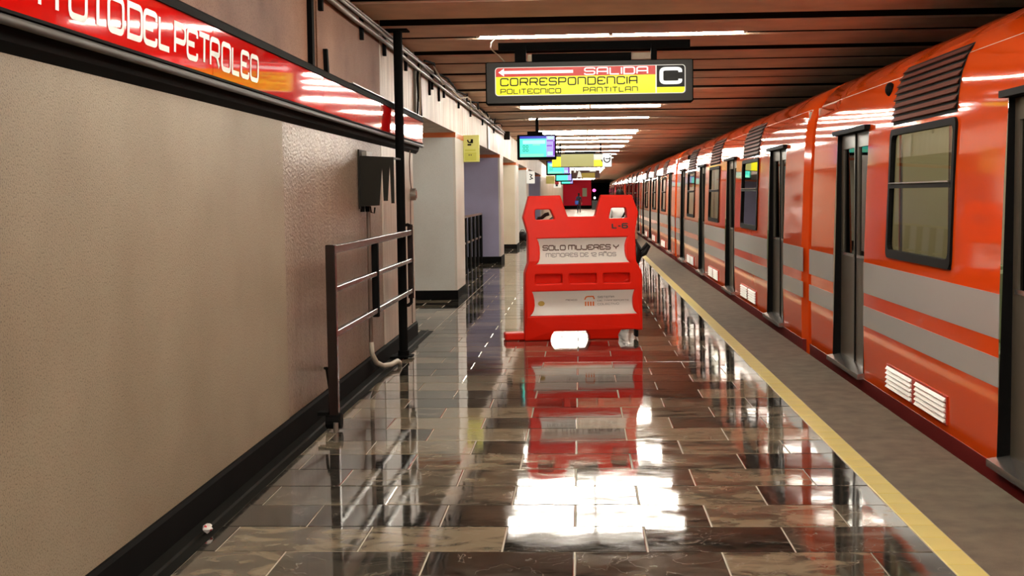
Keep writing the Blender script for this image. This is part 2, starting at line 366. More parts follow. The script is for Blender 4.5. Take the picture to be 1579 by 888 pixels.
# ------------------------------------------------------------------ the setting
WX = -1.74                      # face of the left wall
YEND = 131.0
def struct(name, mb, mat, parent=None, smooth=False, label=None):
    o = mb.build(name, mat, parent, smooth=smooth); o['kind'] = 'structure'
    if label: o['label'] = label
    return o
floor = struct('floor', MB().box(-6.0, 1.53, -14, YEND, -0.30, -0.003), M['grout'])

# tiles: 0.398 m rows, 0.595 m long, half bond
PITCH, TW, GAPT = 0.398, 0.595, 0.0075
rows0 = 4.376
def tile_mesh(seed):
    rn = random.Random(seed); mb = MB(); x, y, c = (TW-GAPT)/2, (PITCH-GAPT)/2, 0.003
    mb.add([(-x,-y,-.02),(x,-y,-.02),(x,y,-.02),(-x,y,-.02),(-x,-y,-c*.6),(x,-y,-c*.6),(x,y,-c*.6),(-x,y,-c*.6),(-x+c,-y+c,0),(x-c,-y+c,0),(x-c,y-c,0),(-x+c,y-c,0)],
           [(0,1,5,4),(1,2,6,5),(2,3,7,6),(3,0,4,7),(4,5,9,8),(5,6,10,9),(6,7,11,10),(7,4,8,11),(8,9,10,11)])
    me = bpy.data.meshes.new('tile'); me.from_pydata(mb.v, [], mb.f); me.materials.append(M['tile'])
    bm = bmesh.new(); bm.from_mesh(me); bmesh.ops.recalc_face_normals(bm, faces=bm.faces); bm.to_mesh(me); bm.free()
    return me
tmesh = tile_mesh(1)
def row_cells(row, xa, xb):
    off = -0.036 if row % 2 == 0 else -0.036 + TW/2
    k = math.floor((xa - off) / TW); out = []
    while off + k*TW < xb - 0.02:
        a, b = max(xa, off + k*TW), min(xb, off + (k+1)*TW)
        if b - a > 0.03: out.append((a, b))
        k += 1
    return out
rt_ = random.Random(3)
row = 0; ntile = 0
while ntile < 292:
    y0 = rows0 + row*PITCH
    for a, b in row_cells(row + 1, -1.60, 1.405):
        o = link('tile', tmesh, floor, (0, 0, 0)); ntile += 1
        o.location = ((a+b)/2, y0 + PITCH/2, rt_.uniform(-.0006, .0006)); o.scale = ((b-a)/TW, 1, 1)
        o.rotation_euler = (rt_.gauss(0, .0011), rt_.gauss(0, .0011), 0)
    row += 1
YF = rows0 + row*PITCH
def stuff_tiles(name, cells, mat=None):
    vs, fs, tones = [], [], []
    for (x0, x1, y0, y1) in cells:
        n = len(vs); g, c = GAPT/2, 0.003; tz = [rt_.gauss(0, .0005) for _ in range(4)]; tn = rt_.random()
        vs += [(x0+g,y0+g,-.02),(x1-g,y0+g,-.02),(x1-g,y1-g,-.02),(x0+g,y1-g,-.02),(x0+g+c,y0+g+c,tz[0]),(x1-g-c,y0+g+c,tz[1]),(x1-g-c,y1-g-c,tz[2]),(x0+g+c,y1-g-c,tz[0]-tz[1]+tz[2])]
        fs += [(n,n+1,n+5,n+4),(n+1,n+2,n+6,n+5),(n+2,n+3,n+7,n+6),(n+3,n,n+4,n+7),(n+4,n+5,n+6,n+7)]; tones += [tn]*5
    me = bpy.data.meshes.new(name); me.from_pydata(vs, [], fs); me.materials.append(mat or M['tile'])
    me.attributes.new('tone', 'FLOAT', 'FACE').data.foreach_set('value', tones)
    return link(name, me, floor, (0, 0, 0), 'stuff')
cells = []
r = row
while rows0 + r*PITCH < YEND:
    y0 = rows0 + r*PITCH
    for a, b in row_cells(r + 1, -1.60 if y0 < 13.9 else (-6.0 if y0 < 58 else WX), 1.405): cells.append((a, b, y0, y0+PITCH))
    r += 1
for rr_ in range(24, row):
    y0 = rows0 + rr_*PITCH
    for a, b in row_cells(rr_ + 1, -6.0, -1.60): cells.append((a, b, y0, y0+PITCH))
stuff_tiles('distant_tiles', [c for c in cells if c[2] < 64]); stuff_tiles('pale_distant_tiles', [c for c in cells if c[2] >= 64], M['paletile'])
cells = []
for rr_ in range(-38, 0):
    y0 = rows0 + rr_*PITCH
    for a, b in row_cells(rr_ + 1, -1.60, 1.405): cells.append((a, b, y0, y0+PITCH))
stuff_tiles('nearer_tiles', cells)

# yellow safety line
ym = MB().cbox(-.058, .058, -.0985, .0985, -.02, .001, .003).build('yellow_tile', M['yellow'], floor)
ym.location = (1.467, 4.3, 0)
for i in range(1, 104):
    o = ym.copy(); C.objects.link(o); o.location = (1.467, 4.3 + .2*i, random.uniform(-.0006, .0006))
mb = MB()
for i in range(104, int((YEND-4.3)/.2)): mb.box(1.409, 1.525, 4.3+.2*i-.098, 4.3+.2*i+.098, -.02, .001)
for i in range(-90, 0): mb.box(1.409, 1.525, 4.3+.2*i-.098, 4.3+.2*i+.098, -.02, .001)
mb.build('distant_yellow_tiles', M['yellow'], floor, kind='stuff')
# concrete edge strip, as cast slabs
for i in range(49):
    a = -14 + i*3.0; b = min(a+2.995, YEND)
    if b > a: MB().prism([(1.53,-1.15),(1.53,0),(2.03,0),(2.045,-.012),(2.045,-1.15)], 'y', a, b).build('concrete_slab', M['concrete'], floor)
struct('floor_track', MB().box(2.0, 9.0, -14, 172, -1.45, -1.2), M['pit'])

def wall_block(name, y0, y1, z0, z1, mat, x0=-6.0, x1=WX): return struct(name, MB().box(x0, x1, y0, y1, z0, z1), mat)
ZU = 2.30
wall_block('wall_left', -14, 7.52, 0, ZU, M['wallnear'])
wall_block('wall_left_middle', 7.525, 11.285, 0, ZU, M['wallmid'], x1=WX-.004)
wall_block('wall_left_end', 11.29, 13.42, 0, ZU, M['wallend'])
wall_block('wall_left_upper', -14, 8.60, ZU, 3.85, M['upper'], x1=WX-.01)
wall_block('wall_left_upper.001', 8.606, 11.285, ZU, 3.85, M['upper'])
wall_block('wall_left_upper.002', 11.29, 13.42, ZU, 3.85, M['upper2'])
piers = [(18.05, 19.35, 'grey'), (28.0, 29.2, 'lavender'), (35.0, 36.5, 'cream'), (41.9, 43.6, 'grey'), (56.8, YEND, 'lavender')]
for i, (a, b, c) in enumerate(piers):
    p = struct('pillar', MB().box(-6.0, WX, a, b, 0, 2.34), M['pier'])
    struct('corridor_face', MB().box(-6.0, WX-.035, a-.008, a+.002, 0, 2.27), M[c], p)
    struct('orange_band', MB().box(-6.0, WX+.006, a-.012, a+.03, 2.27, 2.338).box(WX-.002, WX+.006, a, min(b, a+2.0), 2.27, 2.338), M['orange_band'], p)
    struct('baseboard', MB().box(-6.0, WX+.012, a-.02, a+.01, 0, .13).box(WX, WX+.012, a, b, 0, .13), M['base'], p)
ys = [13.42, 16.6, 19.3, 23.2, 24.6, 28.6, 33.0, 38.0, 44.0, 50.0, 58.0]
for a, b in zip(ys[:-1], ys[1:]): struct('lintel', MB().box(-2.3, WX+random.uniform(-.012, .0), a+.004, b, 2.34, 3.85), M['upper2'])
struct('corridor_ceiling', MB().box(-6.0, -2.3, 13.42, 58, 2.34, 2.5), M['upper2'])
for k in range(10):
    a = 58 + k*7.3; struct('wall_panel', MB().box(-2.3, WX, a+.01, a+7.3, 2.34, 3.85).box(WX-.03, WX+.004, a+.02, a+7.29, .14, 2.3), M['cream'])
struct('wall_corridor_back', MB().box(-6.2, -6.0, -14, 58, 0, 3.2), M['pier'])
struct('baseboard_left', MB().prism([(WX-.01,0),(WX-.01,.145),(WX+.012,.145),(WX+.022,.13),(WX+.022,0)], 'y', -14, 13.44), M['base'])
struct('trim_gutter', MB().prism([(WX,-.02),(WX,.006),(-1.675,.004),(-1.668,.012),(-1.655,.012),(-1.648,.002),(-1.60,.002),(-1.60,-.02)], 'y', -14, 13.84), M['gutter'])
MB().box(-6.0, WX, 13.42, 13.44, 0, .13).build('baseboard_corner', M['base']).__setitem__('kind', 'structure')

# ceiling: slab plus cross beams
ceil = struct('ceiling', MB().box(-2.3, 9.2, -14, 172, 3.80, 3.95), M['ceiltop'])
def plank(width, y):
    m_, h = MB(), width/2
    m_.prism([(-h+.01, 3.04), (-h, 3.02), (-h, 2.945), (-h+.02, 2.93), (h-.02, 2.93), (h, 2.945), (h, 3.02), (h-.01, 3.04)], 'x', -2.0, 9.1)
    m_.m = [1 if abs(sum(m_.v[i][1] for i in f)/len(f)) > h-.006 else 0 for f in m_.f]      # vertical edges coloured dark: the shade between beams is put into the material
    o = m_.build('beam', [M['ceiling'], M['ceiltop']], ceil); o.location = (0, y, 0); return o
# pairs of beams: a wide open joint every 2.4 m, a narrow one (holding the lamps) half way
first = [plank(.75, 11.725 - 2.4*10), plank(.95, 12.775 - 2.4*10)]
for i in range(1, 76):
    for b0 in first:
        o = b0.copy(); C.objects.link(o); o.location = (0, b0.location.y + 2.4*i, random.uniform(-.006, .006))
struct('wall_right', MB().box(9.0, 9.3, -14, 172, -1.3, 3.9), M['dark'])
struct('wall_back', MB().box(-6, 9.3, -14.3, -14, -1.3, 3.9), M['wallnear'])
struct('wall_tunnel', MB().box(-6, 9.3, 171.5, 172, -1.3, 3.9), M['dark'])
endw = struct('wall_end', MB().box(-6.0, 1.1, YEND, YEND+.4, 0, 3.9), M['red'])
struct('baseboard_end', MB().box(-1.74, 1.1, YEND-.03, YEND, 0, .35), M['base'])

# ------------------------------------------------------------------ ceiling lamps
ORDW = 'first second third fourth fifth sixth seventh eighth ninth tenth eleventh twelfth thirteenth fourteenth fifteenth sixteenth seventeenth eighteenth nineteenth twentieth'.split()
def lamp(y, n, label, x0=-.99, x1=1.34, z=2.915):
    t = thing('ceiling_lamp', label, 'lamp', ((x0+x1)/2, y, z), 0, 'fluorescent lamps across the platform ceiling')
    hwid = .03 if n == 1 else .07
    if n == 1: z += .025
    MB().cbox(x0-.05, x1+.05, y-hwid, y+hwid, z+.03, z+.07, .008).build('housing', M['lamphouse'], t)
    mid = (x0+x1)/2
    for k in range(n):
        yy = y + (k-(n-1)/2)*.075
        for a, b in ((x0, mid-.02), (mid+.02, x1)):
            MB().cyl((a, yy, z), (b, yy, z), .017, 10).build('tube', M['lamp'], t, smooth=False)
    for xx in (x0-.03, mid-.018, x1+.0): MB().box(xx, xx+.036, y-hwid, y+hwid, z-.012, z+.035).build('lamp_holder', M['lamphouse'], t)
    for xx in (x0+.2, x1-.2): MB().cyl((xx, y, z+.07), (xx, y, 3.80), .012, 6).build('hanger_rod', M['lamphouse'], t)
    return t
lamp(12.2, 1, 'thin lit ceiling tube crossing just above the large yellow hanging sign', -.93, 1.52)
ahead = [(17.0, 1), (18.2, 1), (19.4, 1), (21.8, 2), (25.4, 1), (30.2, 2), (31.4, 2), (33.8, 2), (36.2, 2), (39.8, 2), (41.0, 1), (44.6, 1)]
y = 48.2
while y < 128: ahead.append((y, 2 if y > 60 else 1)); y += 4.8
for i, (y, n) in enumerate(ahead):
    if i == 3: lb = 'thick bright ceiling lamp seen right below the large hanging sign'
    elif i == 4: lb = 'thin lit ceiling tube second below the hanging sign, before the screens'
    elif i < 20: lb = 'lit fluorescent ceiling lamp, %s one beyond the large hanging sign' % ORDW[i]
    else: lb = 'far lit fluorescent ceiling lamp, %s beyond the third hanging screen' % ORDW[i-16]
    lamp(y, n, lb)
for y in (8.6, 5.0, 1.4, -2.2, -5.8, -9.4): lamp(y, 2, 'lit fluorescent ceiling lamp nearer than the hanging sign, above the view')
# lamps inside the side corridors
for y, x in ((15.7, -3.6), (24.0, -3.8), (32.0, -3.6), (39.2, -3.6), (50, -3.6)):
    t = thing('corridor_lamp', 'fluorescent lamp on the corridor ceiling behind the lintel', 'lamp', (x, y, 2.30), 0, 'corridor ceiling lamps')
    MB().box(x-.62, x+.62, y-.05, y+.05, 2.30, 2.339).build('housing', M['lamphouse'], t)
    MB().cyl((x-.6, y, 2.28), (x+.6, y, 2.28), .017, 10).build('tube', M['lamp'], t)

# ------------------------------------------------------------------ station name sign along the wall
SX = -1.665
SK = 1.0278
sz = lambda z: EYE + (z-EYE)*SK
t = thing('station_sign', 'long glossy red station name sign with white letters along the left wall', 'sign', (SX, 6.0, 1.95))
MB().box(WX+.001, SX-.012, -10, 13.66, sz(1.985), sz(2.22)).build('backing', M['black'], t)
seams = [-10, -7.5, -4.5, -1.6, 1.4, 3.55, 5.85, 8.40, 9.66, 11.56, 12.95, 13.67]
for a, b in zip(seams[:-1], seams[1:]):
    MB().prism([(SX-.012,sz(1.995)),(SX-.002,sz(1.995)),(SX+.006,sz(2.212)),(SX-.012,sz(2.212))], 'y', a+.003, b-.003).build('panel', M['signred'], t)
MB().prism([(WX,sz(2.212)),(SX+.016,sz(2.212)),(SX+.016,sz(2.245)),(SX-.02,sz(2.268)),(WX,sz(2.268))], 'y', -10, 13.68).build('top_rail', M['black'], t)
MB().box(SX-.028, SX+.004, 9.5, 13.69, sz(2.2645), sz(2.272)).build('rail_cap', M['steel'], t)
MB().prism([(WX,1.90),(WX,sz(1.995)),(SX+.006,sz(1.995)),(SX+.006,sz(1.985)),(SX-.03,sz(1.98)),(SX-.045,1.93)], 'y', -10, 13.68).build('bottom_rail', M['black'], t)
MB().cyl((SX-.004, -10, sz(1.966)), (SX-.004, 13.69, sz(1.966)), .016, 10).build('bottom_moulding', plain('worn steel moulding', (0.05, 0.045, 0.04), 0.5, spec=0.2), t, smooth=True)
lt = MB()
put = lambda x, z: (SX+.0005 + .008*(sz(z)-sz(1.995))/.223, x*SK, sz(z))
seq = [('P',5.150,.135),('E',5.315,.135),('T',5.480,.150),('R',5.650,.135),('O',5.830,.142),('L',6.008,.118),('E',6.165,.138),('O',6.343,.145),
       ('D',4.615,.142),('E',4.785,.138),('L',4.960,.118),
       ('O',4.420,.142),('T',4.245,.150),('U',4.080,.138),('T',3.905,.150),('I',3.850,0),('T',3.660,.150),('S',3.490,.138),('N',3.315,.142),('I',3.255,0)]
for ch, a, wd in seq: text(lt, ch, a, 2.03, .136, put, asp=1.0, t=.17, fit=wd if wd else None)
lt.build('lettering', M['white'], t)

# ------------------------------------------------------------------ large hanging sign
def hanging_frame(t, x0, x1, z0, z1, y, dep=.16):
    MB().cbox(x0, x1, y, y+dep, z0, z1, .012).build('casing', M['black'], t)
    fr = MB(); ring(fr, rrect(x0+.012, x1-.012, z0+.012, z1-.01, .012), rrect(x0+.085, x1-.07, z0+.075, z1-.05, .03), 'y', y-.02, y-.002)
    fr.build('frame', M['frame'], t)
SY = 11.50
t = thing('hanging_sign', 'large yellow and red hanging direction sign reading SALIDA and CORRESPONDENCIA', 'sign', (.09, SY, 2.25))
x0, x1, z0, z1 = -.83, 1.00, 2.252, 2.628
hanging_frame(t, x0, x1, z0, z1, SY)
ix0, ix1, iz0, iz1 = x0+.08, x1-.065, z0+.07, z1-.045
wb = MB(); ring(wb, rrect(ix0-.005, ix1+.005, iz0-.005, iz1+.005, .035), rrect(ix0+.012, ix1-.012, iz0+.012, iz1-.010, .025), 'y', SY-.008, SY-.004)
wb.build('white_border', M['s_cream'], t)
bx = .667; rz_ = iz1 - .088
MB().box(ix0+.004, bx, SY-.006, SY-.003, iz0+.004, rz_).build('yellow_panel', M['s_yellow'], t)
MB().box(ix0+.004, bx, SY-.006, SY-.003, rz_, iz1-.004).build('red_panel', M['s_red'], t)
MB().box(bx+.012, ix1-.006, SY-.006, SY-.003, iz0+.062, iz1-.004).build('black_panel', M['s_ink'], t)
MB().box(bx+.012, ix1-.006, SY-.006, SY-.003, iz0+.004, iz0+.062).build('yellow_corner', M['s_yellow'], t)
MB().box(bx, bx+.012, SY-.006, SY-.003, iz0+.004, iz1-.004).build('white_divider', M['s_cream'], t)
P = lambda x, z: (x, SY-.0095, z)
am = MB(); az = iz1-.049
am.box(ix0+.075, -.055, SY-.0095, SY-.0065, az-.013, az+.013); am.prism([(ix0+.035, az), (ix0+.085, az+.034), (ix0+.085, az-.034)], 'y', SY-.0096, SY-.0064)
am.build('arrow', M['s_white'], t)
lm = MB(); text(lm, 'SALIDA', .048, iz1-.083, .066, P, asp=1.15, gap=.28, t=.15, fit=.55); lm.build('lettering', M['s_white'], t, label='white letters SALIDA')
lm = MB(); text(lm, 'CORRESPONDENCIA', ix0+.055, rz_-.082, .072, P, asp=.9, gap=.3, t=.15, fit=1.20); lm.build('lettering', M['s_ink'], t, label='black letters CORRESPONDENCIA')
lm = MB(); text(lm, 'POLITECNICO', ix0+.055, iz0+.022, .046, P, asp=1.0, gap=.3, t=.17, fit=.53); lm.build('lettering', M['s_olive'], t, label='small letters POLITECNICO')
lm = MB(); text(lm, 'PANTITLAN', .035, iz0+.026, .046, P, asp=1.0, gap=.35, t=.17, fit=.475); lm.build('lettering', M['s_olive'], t, label='small letters PANTITLAN')
lm = MB(); text(lm, 'C', bx+.052, iz0+.085, .150, P, asp=1.0, t=.20, fit=.165); lm.build('letter', M['s_white'], t, label='big white letter C')
hb = MB(); hb.box(-.72, .98, SY+.09, SY+.14, 2.735, 2.805).build('hanger_rail', M['black'], t)
MB().box(-.42, .46, SY+.06, SY+.12, z1, 2.70).build('ballast_box', M['black'], t)
MB().box(-.57, -.47, SY+.03, SY+.14, z1, 2.78).build('hanger', M['black'], t); MB().box(.635, .685, SY+.06, SY+.14, z1, 2.78).build('hanger', M['black'], t)
MB().box(-.455, -.42, SY+.02, SY+.06, z1, 2.69).build('terminal_block', M['wire'], t); MB().box(.44, .63, SY+.10, SY+.118, z1+.015, 2.70).build('terminal_plate', M['wire'], t)
tag(MB().tube([(-.76, SY+.6, 2.93), (-.80, SY+.35, 2.84), (-.79, SY+.10, 2.76), (-.71, SY+.0, 2.68), (-.66, SY+.05, 2.63)], .006, 6).build('wire', M['wire'], org=(-.7, SY, 2.63)), 'thin pale wire drooping from the ceiling lamp to the hanging sign', 'wire')

# second and third hanging signs
S2 = 38.0
t = thing('hanging_sign', 'smaller dull yellow hanging sign with white square, further down the platform', 'sign', (.05, S2, 2.25))
MB().cbox(-.82, .92, S2, S2+.12, 2.25, 2.65, .01).build('casing', M['frame'], t)
MB().box(-.82, -.56, S2-.012, S2-.002, 2.27, 2.56).build('yellow_panel', M['s_yellow'], t)
MB().box(-.56, .40, S2-.014, S2-.002, 2.27, 2.63).build('olive_panel', M['olive'], t)
MB().prism([(.40,2.27),(.66,2.27),(.66,2.36),(.60,2.46),(.40,2.46)], 'y', S2-.012, S2-.002).build('yellow_panel', M['s_yellow'], t)
MB().box(.40, .66, S2-.0115, S2-.002, 2.46, 2.62).build('white_panel', M['s_cream'], t); MB().box(.66, .915, S2-.012, S2-.002, 2.255, 2.645).build('white_panel', M['s_white'], t)
mk = MB(); arc = [Vector((.785+.09*math.cos(a), 2.48+.10*math.sin(a))) for a in [PI*(-1.15+1.3*k/12) for k in range(13)]]
ribbon(mk, arc, .035, lambda p: (p.x, S2-.016, p.y)); mk.box(.74, .86, S2-.017, S2-.013, 2.47, 2.50); mk.ellip((.88, S2-.015, 2.60), .02, .003, .02, 8, 6); mk.build('black_mark', M['s_ink'], t)
MB().box(-.45, .45, S2+.03, S2+.09, 2.65, 2.71).build('ballast_box', M['black'], t); [MB().box(a, a+.045, S2+.03, S2+.09, 2.65, 2.94).build('hanger', M['black'], t) for a in (-.60, .58)]
S3 = 62.0
t = thing('hanging_sign', 'dark brown and gold hanging sign above the distant red wall', 'sign', (.24, S3, 2.22))
MB().cbox(-.45, .93, S3, S3+.12, 2.21, 2.62, .01).build('casing', M['brownp'], t)
MB().box(.06, .70, S3-.012, S3-.002, 2.24, 2.48).build('gold_panel', M['goldp'], t)
MB().prism([(-.16,2.28),(.08,2.28),(.02,2.52),(-.07,2.60)], 'y', S3-.014, S3-.003).build('pale_arrow', M['s_cream'], t)
MB().box(.45, .75, S3-.013, S3-.002, 2.54, 2.60).build('pale_strip', M['s_cream'], t); MB().box(-.30, -.20, S3-.013, S3-.002, 2.50, 2.60).build('pale_strip', M['s_cream'], t)
[MB().box(a, a+.04, S3+.03, S3+.08, 2.62, 2.94).build('hanger', M['black'], t) for a in (-.3, .7)]

# ------------------------------------------------------------------ screens
def screen(y, x0, x1, z0, z1, label, detail=True):
    t = thing('monitor', label, 'monitor', ((x0+x1)/2, y, z0), 0, 'hanging information screens')
    MB().cbox(x0, x1, y, y+.09, z0, z1, .012).build('casing', M['black'], t)
    MB().box((x0+x1)/2-.18, (x0+x1)/2+.12, y+.02, y+.08, z1, z1+.06).box((x0+x1)/2-.02, (x0+x1)/2+.04, y+.03, y+.07, z1+.06, 2.95).build('bracket', M['black'], t)
    s0, s1, b0, b1 = x0+.05, x1-.03, z0+.055, z1-.03
    sx = s0 + (s1-s0)*.76; hz = b1 - (b1-b0)*.12
    scr = MB().box(s0, sx, y-.006, y+.004, b0, hz).build('screen', M['tvteal'], t)
    MB().box(s0, sx, y-.0062, y+.004, hz, b1).build('screen_header', M['tvblue'], t)
    MB().box(sx, s1, y-.006, y+.004, b0, b1).build('screen_sidebar', M['tvpurple'], t)
    if detail:
        MB().box(s0+.06, sx-.02, y-.0075, y-.005, hz-.10, hz-.03).build('screen_band', M['tvcyan'], t); MB().box(s0+.01, sx-.05, y-.0074, y-.005, b0+.005, b0+.06).box(s0+.25, sx-.12, y-.0074, y-.005, hz-.13, hz-.105).build('screen_band', M['tvmint'], t)
        g = MB()
        for gx, gz in ((s0+.06, b0+.17), (s0+.12, b0+.17), (s0+.06, b0+.10), (s0+.12, b0+.10)):
            ring(g, rrect(gx, gx+.045, gz, gz+.06, .015, 2), rrect(gx+.012, gx+.033, gz+.012, gz+.048, .006, 2), 'y', y-.009, y-.005)
        g.build('screen_glyph', M['tvdark'], t)
        [MB().box(a, b, y-.0075, y-.005, c, d).build('screen_text', M['tvviolet'], t) for a, b, c, d in ((sx+.01, s1-.03, b1-.10, b1-.08), (sx+.01, s1-.05, b0+.20, b0+.225), (s1-.03, s1, b0+.02, b0+.30))]
        [MB().box(sx+.02, b, y-.0074, y-.005, c, d).build('screen_text', M['tvcyan'], t) for b, c, d in ((s1-.04, b0+.03, b0+.10), (s1-.02, b1-.06, b1-.01))]
    return t
screen(25, -1.21, -.456, 2.13, 2.613, 'nearest hanging screen glowing teal with a blue header bar')
screen(42, -1.10, -.33, 2.085, 2.555, 'second teal hanging screen, partly behind the smaller yellow sign')
screen(58, -1.12, -.37, 2.035, 2.40, 'third teal hanging screen, below and beyond the second one', False)
screen(70, -1.06, -.38, 2.0, 2.335, 'farthest small teal hanging screen, lowest of the row', False)

# flag signs on the piers
t = thing('flag_sign', 'yellow green projecting sign with black pictogram on the first white pier', 'sign', (-1.63, 19.35, 1.955))
MB().cbox(-1.742, -1.50, 19.30, 19.345, 1.955, 2.355, .006).build('board', M['lime'], t)
MB().box(-1.72, -1.545, 19.296, 19.301, 1.975, 2.10).build('print', M['limep'], t); MB().box(-1.715, -1.555, 19.2955, 19.301, 2.115, 2.145).build('print', M['limep'], t)
pg = MB().box(-1.625, -1.592, 19.294, 19.301, 2.235, 2.295).box(-1.675, -1.62, 19.294, 19.301, 2.20, 2.225); ribbon(pg, [Vector((-1.675,2.285)), Vector((-1.66,2.25)), Vector((-1.63,2.245)), Vector((-1.61,2.275))], .02, lambda p: (p.x, 19.294, p.y)); pg.build('pictogram', M['s_ink'], t)
for gx in (-1.66, -1.63): MB().box(gx, gx+.012, 19.294, 19.301, 2.05, 2.07).build('print', M['ink'], t)
MB().box(-1.762, -1.742, 19.28, 19.36, 2.05, 2.27).build('wall_plate', M['black'], t)
t = thing('flag_sign', 'small white projecting sign with black symbol on a farther pier', 'sign', (-1.38, 41.95, 1.79))
x0 = -1.735; MB().cbox(x0, x0+.26, 42.0, 42.04, 1.83, 2.23, .005).build('board', M['s_cream'], t)
pg = MB(); ribbon(pg, [Vector((x0+.09,2.13)), Vector((x0+.17,2.10)), Vector((x0+.12,2.04)), Vector((x0+.19,1.99)), Vector((x0+.09,1.96))], .03, lambda p: (p.x, 41.994, p.y)); pg.build('pictogram', M['s_ink'], t)
t = thing('flag_sign', 'dull yellow projecting sign on the far left wall beyond the screens', 'sign', (-1.6, 66, 2.1))
MB().cbox(-1.735, -1.30, 66, 66.05, 2.02, 2.42, .005).build('board', M['lime'], t); MB().box(-1.29, -1.1, 66, 66.05, 1.98, 2.2).build('red_end', M['papred'], t)
t = thing('flag_sign', 'small white and red projecting sign farthest along the left wall', 'sign', (-1.5, 84, 1.9))
MB().cbox(-1.735, -1.25, 84, 84.05, 1.92, 2.32, .005).build('board', M['s_cream'], t); MB().box(-1.6, -1.45, 83.99, 84, 2.0, 2.15).build('print', M['ink'], t)
t = thing('speaker_box', 'small dark loudspeaker box mounted high on the lintel', 'speaker', (-1.70, 30.0, 2.78))
MB().cbox(-1.755, -1.62, 29.85, 30.1, 2.74, 2.93, .01).build('casing', M['black'], t); MB().box(-1.74, -1.64, 29.842, 29.85, 2.76, 2.91).build('grille_cloth', M['boxm'], t)

# ------------------------------------------------------------------ black pole, folding rail, wall fittings
t = thing('support_pole', 'black steel pole from floor to ceiling beside the left wall', 'pole', (-1.605, 11.5, .012))
MB().cyl((-1.605, 11.5, .0), (-1.605, 11.5, 2.925), .040, 16).build('shaft', M['black'], t, smooth=False)
MB().box(-1.715, -1.52, 11.41, 11.59, .013, .024).build('base_plate', M['black'], t); MB().box(-1.715, -1.51, 11.40, 11.60, 2.912, 2.93).build('top_plate', M['black'], t)
MB().cyl((-1.605, 11.5, .014), (-1.605, 11.5, .07), .05, 16).build('collar', M['black'], t)
RX = -1.545
t = thing('folding_rail', 'dark brown steel folding guard rail with three bars hinged to the pole', 'railing', (RX, 9.8, 0))
MB().cbox(RX-.03, RX+.03, 7.88, 7.94, .03, 1.16, .004).build('post', M['rail'], t)
for z, h in ((1.128, .024), (.878, .017), (.60, .020)):
    MB().cbox(RX-.02, RX+.02, 7.94, 11.64, z-h, z+h, .004).build('bar', M['rail'], t)
MB().cbox(RX-.025, RX+.025, 9.60, 9.65, .55, 1.105, .004).build('strut', M['black'], t)
MB().cbox(RX-.025, RX+.025, 11.62, 11.67, .53, 1.20, .004).build('end_post', M['rail'], t)
MB().tube([(RX, 11.645, .56), (RX, 11.64, .49), (RX-.02, 11.60, .47), (-1.60, 11.545, .47)], .016, 8).build('hinge', M['black'], t)
MB().tube([(RX, 11.645, 1.19), (RX-.015, 11.60, 1.20), (-1.60, 11.545, 1.19)], .014, 8).build('hinge', M['black'], t)
lat = MB().tube([(RX, 7.94, .36), (RX-.04, 8.05, .37), (-1.68, 8.35, .33), (-1.738, 8.6, .30)], .010, 8).tube([(RX-.03, 7.94, .24), (-1.66, 8.27, .345)], .010, 8); lat.build('latch_arm', M['black'], t)
MB().cyl((RX-.05, 7.91, .062), (RX+.045, 7.91, .062), .05, 14).build('caster', M['rubber'], t); MB().box(RX-.10, RX-.03, 7.87, 7.95, .10, .12).build('wall_clip', M['black'], t)
MB().cyl((RX+.02, 7.84, .002), (RX+.02, 7.84, .06), .016, 8).build('floor_bolt', M['steel'], t)

t = thing('control_box', 'dark sheet metal control box on the left wall, half behind the black pole', 'box', (-1.6, 10.25, 1.38))
f_ = MB().prism([(WX+.005,1.38),(WX+.005,1.775),(-1.46,1.762),(-1.46,1.40),(-1.485,1.40),(-1.492,1.70),(-1.512,1.42),(-1.545,1.42),(-1.553,1.68),(-1.578,1.385)], 'y', 10.10, 10.112)
f_.build('side_plate', M['boxm'], t)
MB().prism([(WX+.005,1.765),(-1.46,1.75),(-1.46,1.762),(WX+.005,1.777)], 'y', 10.112, 10.50).build('top_plate', M['boxm'], t)
MB().box(WX+.001, WX+.012, 10.08, 10.55, 1.36, 1.825).build('back_plate', M['boxm'], t)
MB().box(WX+.012, WX+.05, 10.2, 10.48, 1.78, 1.815).build('cable_entry', M['steel'], t)
for gy, gx in ((10.14, -1.72), (10.2, -1.69)): MB().cyl((gx, gy, 1.335), (gx, gy, 1.38), .018, 8).build('gland', M['black'], t)
MB().tube([(-1.66, 10.16, 1.38), (-1.655, 10.16, 1.33), (-1.63, 10.16, 1.325), (-1.625, 10.16, 1.37)], .006, 6).build('cable_loop', M['black'], t)
tag(MB().tube([(-1.705, 10.33, 1.40), (-1.705, 10.33, .45), (-1.705, 10.33, .28)], .017, 10).build('conduit_drop', M['conduit'], org=(-1.705, 10.33, .28)), 'thin brown conduit running down the wall below the control box', 'conduit')
tag(MB().tube([(-1.705, 10.33, .28), (-1.70, 10.34, .18), (-1.68, 10.42, .10), (-1.65, 10.56, .055), (-1.61, 10.75, .04), (-1.575, 10.90, .05), (-1.565, 10.96, .03), (-1.565, 10.98, .004)], [.019,.021,.022,.022,.021,.022,.02,.018], 10).build('hose', M['hose'], org=(-1.65, 10.6, 0), smooth=True), 'cream flexible hose bending from the wall conduit onto the floor', 'hose')
t = thing('junction_box', 'round grey junction box on the wall right of the black pole', 'box', (-1.72, 13.2, 1.47))
MB().cyl((WX, 13.2, 1.475), (WX+.055, 13.2, 1.475), .062, 16).build('body', M['steel'], t); MB().cyl((WX+.055, 13.2, 1.475), (WX+.062, 13.2, 1.475), .045, 16).build('lid', M['alu'], t)
